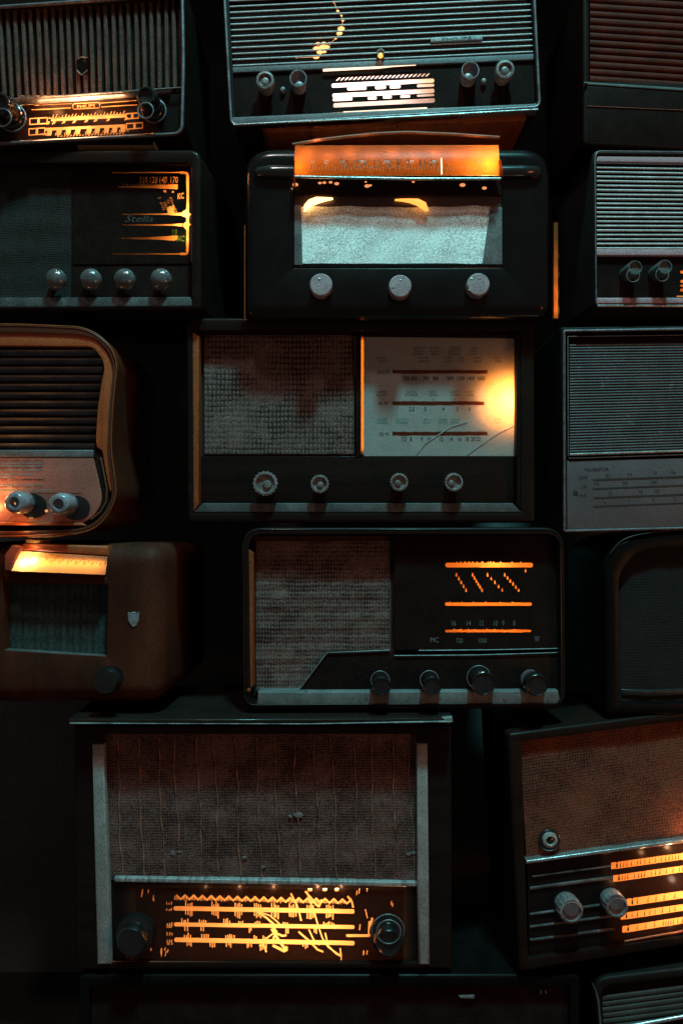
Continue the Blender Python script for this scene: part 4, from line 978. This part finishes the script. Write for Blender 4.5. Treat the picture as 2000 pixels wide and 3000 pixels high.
# ================================================================== bottom middle: large set with zigzag dial
def radio_zigzag():
    R = Radio('table_radio', 'large radio with pale side strips and a scratched amber dial with zigzag line', (770, 2838))
    R.cab([(216, 2126), (1322, 2126), (1325, 2840), (222, 2842)], 8, [(302, 2150), (1222, 2150), (1226, 2822), (318, 2820)], 3, .016, .22, 'walnut', .004)
    lid = R.slab('lid', [(200, 2108), (1326, 2104), (1327, 2120), (200, 2124)], 56, .22, 'lidwood', .004)
    R.path('lid_edge', [(205, 2119), (500, 2120), (900, 2121), (1322, 2114)], [2.6, 1.4, 1.6, 3.4], 58, 'lidglint', parent=lid)
    R.slab('lid_corner', [(1295, 2104), (1325, 2102), (1327, 2116), (1312, 2122)], 60, .01, 'lidglint', .002, parent=lid)
    for a in ([(269, 2181), (303, 2181), (318, 2560), (324, 2826), (284, 2828), (278, 2560)], [(1220, 2179), (1252, 2179), (1256, 2560), (1258, 2828), (1226, 2828), (1222, 2560)]):
        R.slab('side_strip', a, 9, .012, 'cream', .003)
    R.field('grille_cloth', [(302, 2150), (1222, 2150), (1222, 2580), (316, 2578)], 190, 80, -20,
            lambda u, v: .0011*math.sin(u*8)*v + .0010*max(0, math.cos(2*math.pi*(u*16+.12*math.sin(v*5))))**14+.0005*math.sin(v*40+u*9)*math.sin(u*23)+.0012*math.exp(-((u-.56)**2/.0012+(v-.55)**2/.003)), 'clothdust')
    for i in range(17):
        x0 = 345+i*57+random.uniform(-6, 6); pts = []
        for j in range(26):
            t = j/25; pts.append((x0+16*t+3.0*math.sin(t*7+i)+1.6*math.sin(t*23+i*2), 2162+t*408))
        R.path('loose_thread', pts, [random.uniform(.9, 2.3) for _ in pts], -17, 'threadbrown', seg=5)
    for x, y, r in ((507, 2500, 11), (525, 2496, 7), (716, 2512, 9), (770, 2540, 8), (1196, 2503, 10), (1212, 2500, 7), (872, 2388, 14), (850, 2392, 8)):
        pl = [(x+r*math.cos(t*.9)*random.uniform(.5, 1.2), y+r*.7*math.sin(t*.9)*random.uniform(.5, 1.2)) for t in range(7)]
        R.slab('cloth_fray', pl, -15.5, .0006, 'frayed', .0003)
    R.path('stray_thread', [(595, 2420), (597, 2432)], 1.2, -14, 'frayed')
    R.slab('chrome_strip', [(336, 2572), (1222, 2586), (1222, 2598), (336, 2584)], -2, .014, 'chrome2', .001)
    b1 = row(2661, 2670, 509, 1038); b2 = row(2708, 2716, 509, 1038); b3 = row(2753, 2763, 509, 1038)
    H = [qbar(509, 2661, 1038, 2670, 13), qbar(510, 2708, 1038, 2716, 11.5), qbar(511, 2753, 1038, 2763, 13)]
    for i in range(20):
        x = 517+i*25.6; y = row(2624, 2637, 517, 1033)(x); p = 25.6
        for q in ([(x, y-5), (x+p/2, y+7), (x+p/2, y+14), (x, y+3)], [(x+p/2, y+7), (x+p, y-5), (x+p, y+3), (x+p/2, y+14)]): H.append(q)
        for k in (-5, -2, 2, 5):
            H += thick([(x+k, y), (x+k, y+9+random.uniform(0, 5))], 1.5)
    rng = random.Random(8)
    def ticks(f, xs, up, dn, n=4):
        for x in xs:
            for k in range(n):
                xx = x+k*6+rng.uniform(-1, 1)
                if up: H.extend(thick([(xx, f(xx)-5), (xx, f(xx)-5-up*rng.uniform(.5, 1.1))], 3))
                if dn: H.extend(thick([(xx, f(xx)+5), (xx, f(xx)+5+dn*rng.uniform(.5, 1.1))], 3))
    ticks(b1, (545, 622, 690, 745, 797, 848, 900, 957), 16, 20)
    ticks(b2, (533, 584, 655), 14, 0); ticks(b2, (700, 748, 830, 948, 965), 9, 0, 3); ticks(b2, (590, 543, 730, 838, 920), 0, 15, 2)
    ticks(b3, (540, 592, 662, 668), 14, 0, 4); ticks(b3, (745, 770), 12, 0, 2); ticks(b3, (548, 616, 664, 724, 888), 0, 14, 3); ticks(b3, (762,), 0, 22, 4)
    # scratches through the paint
    for pl, w in (([(852, 2618), (868, 2648), (876, 2672), (882, 2697)], 5), ([(756, 2672), (782, 2690), (800, 2706), (808, 2732), (800, 2752)], 6), ([(760, 2672), (790, 2682), (812, 2700), (822, 2710)], 3.5),
                  ([(898, 2612), (908, 2640), (920, 2672), (932, 2712), (944, 2748), (962, 2776), (998, 2800)], 4), ([(797, 2722), (812, 2748), (832, 2776), (840, 2784)], 8), ([(800, 2730), (828, 2742), (838, 2740)], 6),
                  ([(875, 2730), (905, 2756), (930, 2782), (946, 2788)], 5), ([(905, 2724), (918, 2752), (935, 2768)], 4), ([(952, 2734), (962, 2772), (984, 2794), (1000, 2802)], 4.5), ([(996, 2778), (999, 2802)], 4),
                  ([(760, 2770), (772, 2768), (780, 2788)], 5), ([(800, 2770), (832, 2786), (840, 2774)], 8), ([(780, 2750), (806, 2730), (812, 2728)], 4), ([(895, 2612), (926, 2650), (934, 2656), (942, 2636)], 6), ([(1018, 2626), (1030, 2640), (1034, 2658)], 5)):
        H += thick(pl, w)
    # left and right lettering, hook by the right knob
    for y0 in (2650, 2668, 2711, 2718, 2740, 2760, 2768):
        for x in (490, 497, 503): H += thick([(x+rng.uniform(-2, 2), y0), (x+rng.uniform(-2, 2), y0-rng.uniform(4, 9))], 2.6)
    for i in range(11): x = 470+rng.uniform(0, 22); y = 2790+rng.uniform(-8, 12); H += thick([(x, y), (x+2, y-8)], 2.6)
    H += thick([(1016, 2741), (1080, 2741)], 8)+thick([(1080, 2741), (1082, 2700)], 6)+thick([(1084, 2712), (1090, 2690)], 6)+thick([(1070, 2664), (1076, 2690)], 3)
    for x, y in ((1044, 2622), (1051, 2618), (1074, 2612), (1053, 2724), (1064, 2798), (1074, 2796), (1065, 2822), (1075, 2822), (1145, 2650), (1149, 2656), (1158, 2790), (417, 2620), (434, 2616), (449, 2636), (450, 2640), (442, 2785), (415, 2628), (998, 2820), (1002, 2824)):
        H += thick([(x, y), (x+1.5, y-rng.uniform(6, 16))], 3)
    for x in (908, 951, 986): H.append(rect(x-6, 2602, x+6, 2611))
    mk = R.mask('dial_mask', [(318, 2584), (1224, 2598), (1226, 2822), (322, 2820)], H, -14, 'smokedmask')
    df = R.sheet('dial_light_sheet', [(400, 2601), (1180, 2609), (1180, 2824), (400, 2822)], -15, 'amberpale')
    R.housing(380, 2596, 1190, 2830, -20, .07, df)
    for x, y, w in ((560, 2690, .22), (700, 2675, .5), (830, 2665, 1.0), (955, 2650, 1.1), (1010, 2730, .25), (620, 2760, .15), (820, 2770, .5), (930, 2770, .5), (1110, 2720, .04)): R.lamp(x, y, -110, w*.42, (1, .60, .34), .006)
    for x, w in ((600, .004), (700, .008), (800, .013), (930, .018), (1000, .010)): R.lamp(x, 2606, -5, w, (1, .5, .25), .002)  # lamps added in front, for the glow along the dial top
    R.path('lower_lip', [(330, 2818), (700, 2820), (1010, 2824), (1220, 2826)], 2.6, -6, 'oak')
    # knobs
    k = R.lathe(402, 2726, -14, [(56, 0, 0), (58, 14, 0), (54, 30, 0), (44, 34, 0), (42, 60, 1), (38, 66, 0), (10, 66, 0)], 'knobdark', flutes=30, fa=.02)
    k = R.lathe(1134, 2728, -14, [(52, 0, 0), (54, 14, 0), (50, 34, 0), (44, 36, 0), (42, 58, 1), (36, 66, 0), (28, 60, 0), (6, 60, 0)], 'knobdark', flutes=30, fa=.02)
    for c0, r in ((R.P(1136, 2726, 20), 47), (R.P(1138, 2730, 50), 34)):
        bm = bmesh.new(); tube_mesh(bm, [c0+Vector((r*S*math.cos(a), 0, r*S*math.sin(a))) for a in [math.pi*2*i/48 for i in range(48)]], 1.8*S, 8, True)
        R.out(bm, 'knob_ring', 'trimdull', k, sharp=70)
radio_zigzag()

# ================================================================== bottom right: tilted set with banded dial
def radio_tilted():
    R = Radio('table_radio', 'tilted radio with rust brown cloth, a round tuning eye and five lit orange scale bands', (1900, 2830), roll=7.3, yaw=3)
    R.cab([(1486, 2150), (2420, 2030), (2440, 2700), (1520, 2850)], 14, [(1526, 2172), (2400, 2060), (2420, 2680), (1546, 2810)], 4, .018, .2, 'walnut', .005)
    sl = -.133
    def L(x, y): return y+(x-1541)*sl
    R.field('grille_cloth', [(1520, 2160), (2410, 2050), (2420, 2420), (1542, 2532)], 120, 70, -20, lambda u, v: .0009*math.sin(u*11+v*3)+.0006*math.sin(u*37)*math.sin(v*19), 'clothrust')
    eye = R.lathe(1607, 2460, -16, [(31, 0, 0), (32, 6, 0), (28, 10, 0), (22, 11, 0)], 'knobdark', 'tuning_eye')
    R.lathe(1608, 2459, -6, [(22, 0, 0), (21, 10, 0), (14, 13, 0), (11, 8, 0), (10, 2, 0)], 'cream', 'eye_ring', eye)
    R.lathe(1610, 2461, -4, [(10, 0, 0), (9, 6, 0), (4, 8, 0)], 'knobdark', 'eye_pupil', eye)
    pt = [(1541, 2522), (2000, 2459), (2410, 2403), (2410, 2413), (2000, 2470), (1541, 2532)]
    R.slab('chrome_strip', pt, 4, .02, 'chrome', .0018)
    H = []
    def band(x0, y0, y2, h, seed, cells):
        rg = random.Random(seed); x = x0
        f = lambda q: y0+(y2-y0)*(q-x0)/(2000-x0)
        x1 = x0+14
        H.append([(x0, f(x0)-h/2), (x1, f(x1)-h/2), (x1, f(x1)+h/2), (x0, f(x0)+h/2)]); 
        x = x1+5
        while x < 2300:
            w = rg.choice(cells); H.append([(x, f(x)-h/2), (x+w, f(x+w)-h/2), (x+w-2, f(x+w)+h/2), (x, f(x)+h/2)]); x += w+rg.choice((1.2, 1.2, 1.6))
        H.extend(thick([(x0+12, f(x0)-h/2+2), (2300, f(2300)-h/2+2)], 2.5)); H.extend(thick([(x0+12, f(x0)+h/2-2), (2300, f(2300)+h/2-2)], 2.5))
    band(1789, 2537, 2508, 19, 1, (8, 12, 16)); band(1795, 2574, 2545, 19, 2, (7, 11, 18)); band(1834, 2644, 2620, 21, 3, (12, 22, 30)); band(1817, 2685, 2658, 19, 4, (14, 20, 26)); band(1822, 2723, 2695, 19, 5, (6, 12, 24))
    R.mask('dial_mask', [(1543, 2534), (2410, 2415), (2420, 2690), (1550, 2808)], H, -16, 'smokedmask')
    df = R.sheet('dial_light_sheet', [(1780, 2505), (2400, 2420), (2400, 2680), (1800, 2760)], -20, 'amberpeach')
    hs = [R.P(1770, 2500, -21), R.P(2405, 2412, -21), R.P(2405, 2690, -21), R.P(1800, 2775, -21)]
    bm = bmesh.new(); loft(bm, [hs, [p+Vector((0, .07, 0)) for p in hs]], cap1=True); R.out(bm, 'lamp_housing', 'housing', df)
    for x, y, w in ((1990, 2520, 1.1), (2080, 2520, 1.0), (1900, 2560, .28), (1900, 2690, .35), (2000, 2660, .5), (2120, 2640, .5)): R.lamp(x, y, -110, w*.5, (1, .62, .34), .006)
    R.lamp(1970, 2496, 4, .05, (1, .55, .25), .004); R.lamp(1890, 2510, 0, .016, (1, .5, .2), .004); R.lamp(1985, 2594, 4, .03, (1, .6, .4), .005); R.lamp(1815, 2610, 16, .006, (1, .5, .2), .004); R.lamp(2060, 2480, 30, .2, (1, .5, .2), .01)  # lamps added in front, spilling glow over strip and knobs
    # unlit raised ribs on the left of the dial
    for y, x0, x1, h in ((2569, 1558, 1790, 3), (2604, 1552, 1795, 9), (2680, 1552, 1790, 7), (2717, 1552, 1800, 7), (2756, 1552, 1800, 8)):
        R.slab('dial_rib', [(x0, L(x0, y+2)-h/2), (x1, L(x1, y+2)-h/2), (x1, L(x1, y+2)+h/2), (x0, L(x0, y+2)+h/2)], -10, .004, 'ribdull', .0015)
    R.path('lower_glint', [(1828, 2758), (2000, 2727), (2300, 2680)], 3.0, -8, 'rimwood')
    R.lamp(1985, 2738, 10, .006, (1, .5, .3), .003)
    def kn(x, y, r, bx, by):
        k = R.lathe(bx, by, -14, [(r*.95, 0, 0), (r, 8, 1), (r*1.0, 44, 1), (r*.95, 52, 1), (r*.78, 54, 0), (r*.72, 48, 0), (r*.1, 47, 0)], 'knobgrey', flutes=16, fa=.035)
        R.lathe(x, y, 37, [(r*.70, 0, 0), (r*.66, 2, 0), (r*.1, 2.4, 0)], 'knobface', 'knob_face', k)
    kn(1672, 2659, 35, 1655, 2645); kn(1803, 2642, 33, 1786, 2632)
radio_tilted()

# ================================================================== lowest edge of the picture
def radio_low_right():
    R = Radio('table_radio', 'teal striped radio cut off at lower right corner, only curved top corner showing', (2000, 3300), roll=6)
    R.cab([(1738, 2868), (2400, 2790), (2440, 3260), (1776, 3320)], [46, 40, 20, 20], [(1756, 2890), (2390, 2812), (2425, 3250), (1792, 3300)], [40, 30, 10, 10], .014, .2, 'greyside2', .004)
    R.path('front_trim', [(1733, 2880), (1742, 2898), (1750, 2930), (1757, 3000), (1775, 3250)], [1.0, 2.6, 4.0, 3.4, 3.0], 3, 'trim')  # corner highlight shaped as a tapering pale strip
    R.slats('striped_grille', (1762, 2925), (2400, 2842), (2415, 2925), (1766, 3010), 6, -14, 8, 'stripeteal', flat=.5)
    R.path('chrome_bar', [(1800, 3014), (2000, 2978), (2300, 2925)], 6.5, 2, 'chrome')
radio_low_right()

def radio_low_middle():
    R = Radio('table_radio', 'black cabinet under the zigzag dial set, only two small metal glints showing', (900, 3300))
    R.cab([(230, 2856), (1700, 2856), (1700, 3320), (230, 3320)], [20, 20, 8, 8], [(262, 2890), (1668, 2890), (1668, 3290), (262, 3290)], 8, .012, .2, 'black', .006)
    R.slab('front_panel', rect(262, 2890, 1668, 3290), -22, .004, 'matte', .0004)
    R.slab('metal_catch', [(1342, 2918), (1390, 2915), (1390, 2928), (1348, 2927)], -10, .005, 'catchmetal', .002)  # small highlights in the dark, made as pale slabs
    for x in (1583, 1597): R.slab('metal_clip', [(x-3, 2902), (x+1, 2900), (x+5, 2914), (x-1, 2913)], -10, .004, 'catchmetal', .0012)
radio_low_middle()

# ------------------------------------------------------------------ the wall behind and the bench under the stack
def struct(name, lo, hi, mat):
    bm = bmesh.new(); bmesh.ops.create_cube(bm, size=1)
    for v in bm.verts: v.co = Vector([lo[i]+(v.co[i]+.5)*(hi[i]-lo[i]) for i in range(3)])
    o = finish(bm, name, mat, None); o['kind'] = 'structure'; return o
struct('wall', (-2.5, .42, -.93), (2.5, .46, 2.2), 'wall')
struct('upper_shelf', (-2.5, -.02, .93), (2.5, .42, .955), 'wall')  # unseen board added to keep the overhead light off the wall
struct('shelf', (-2.5, -.12, -1.02), (2.5, .42, -.92), 'shelfdark')

# ------------------------------------------------------------------ light
def key(name, loc, tgt, size, w, col):
    l = bpy.data.lights.new(name, 'AREA'); l.shape = 'DISK'; l.size = size; l.energy = w; l.color = col
    o = bpy.data.objects.new(name, l); COL.objects.link(o); o.location = loc
    o.rotation_euler = (Vector(tgt)-Vector(loc)).to_track_quat('-Z', 'Y').to_euler()
key('ceiling_lamp_cool', (.35, -1.15, 2.9), (0, 0, 0), .26, 105, (.26, .96, 1.0))
key('ceiling_lamp_neutral', (-.45, -1.5, 2.9), (0, 0, 0), .22, 15, (1.0, .86, .84))
key('room_lamp_warm', (1.5, -1.5, -.3), (0, 0, 0), .5, 4.5, (1.0, .34, .10))

w = bpy.data.worlds.new('World'); SC.world = w; w.use_nodes = True
bg = w.node_tree.nodes['Background']; bg.inputs[0].default_value = (1.0, .86, .78, 1); bg.inputs[1].default_value = .062

# ------------------------------------------------------------------ camera
c = bpy.data.cameras.new('camera'); co = bpy.data.objects.new('camera', c); COL.objects.link(co)
co.location = CAM; co.rotation_euler = (rad(90), 0, 0)
c.sensor_fit = 'VERTICAL'; c.sensor_height = 36; c.lens = 36*D/1.5; c.clip_start = .01; c.clip_end = 50
c.dof.use_dof = True; c.dof.focus_distance = D; c.dof.aperture_fstop = 4
SC.camera = co
SC.view_settings.view_transform = 'Standard'; SC.view_settings.look = 'None'; SC.view_settings.exposure = 0; SC.view_settings.gamma = 1
SC.render.film_transparent = False
SC.cycles.filter_width = 1.5
SC.cycles.use_denoising = True
SC.cycles.sample_clamp_indirect = 3
SC.cycles.max_bounces = 8
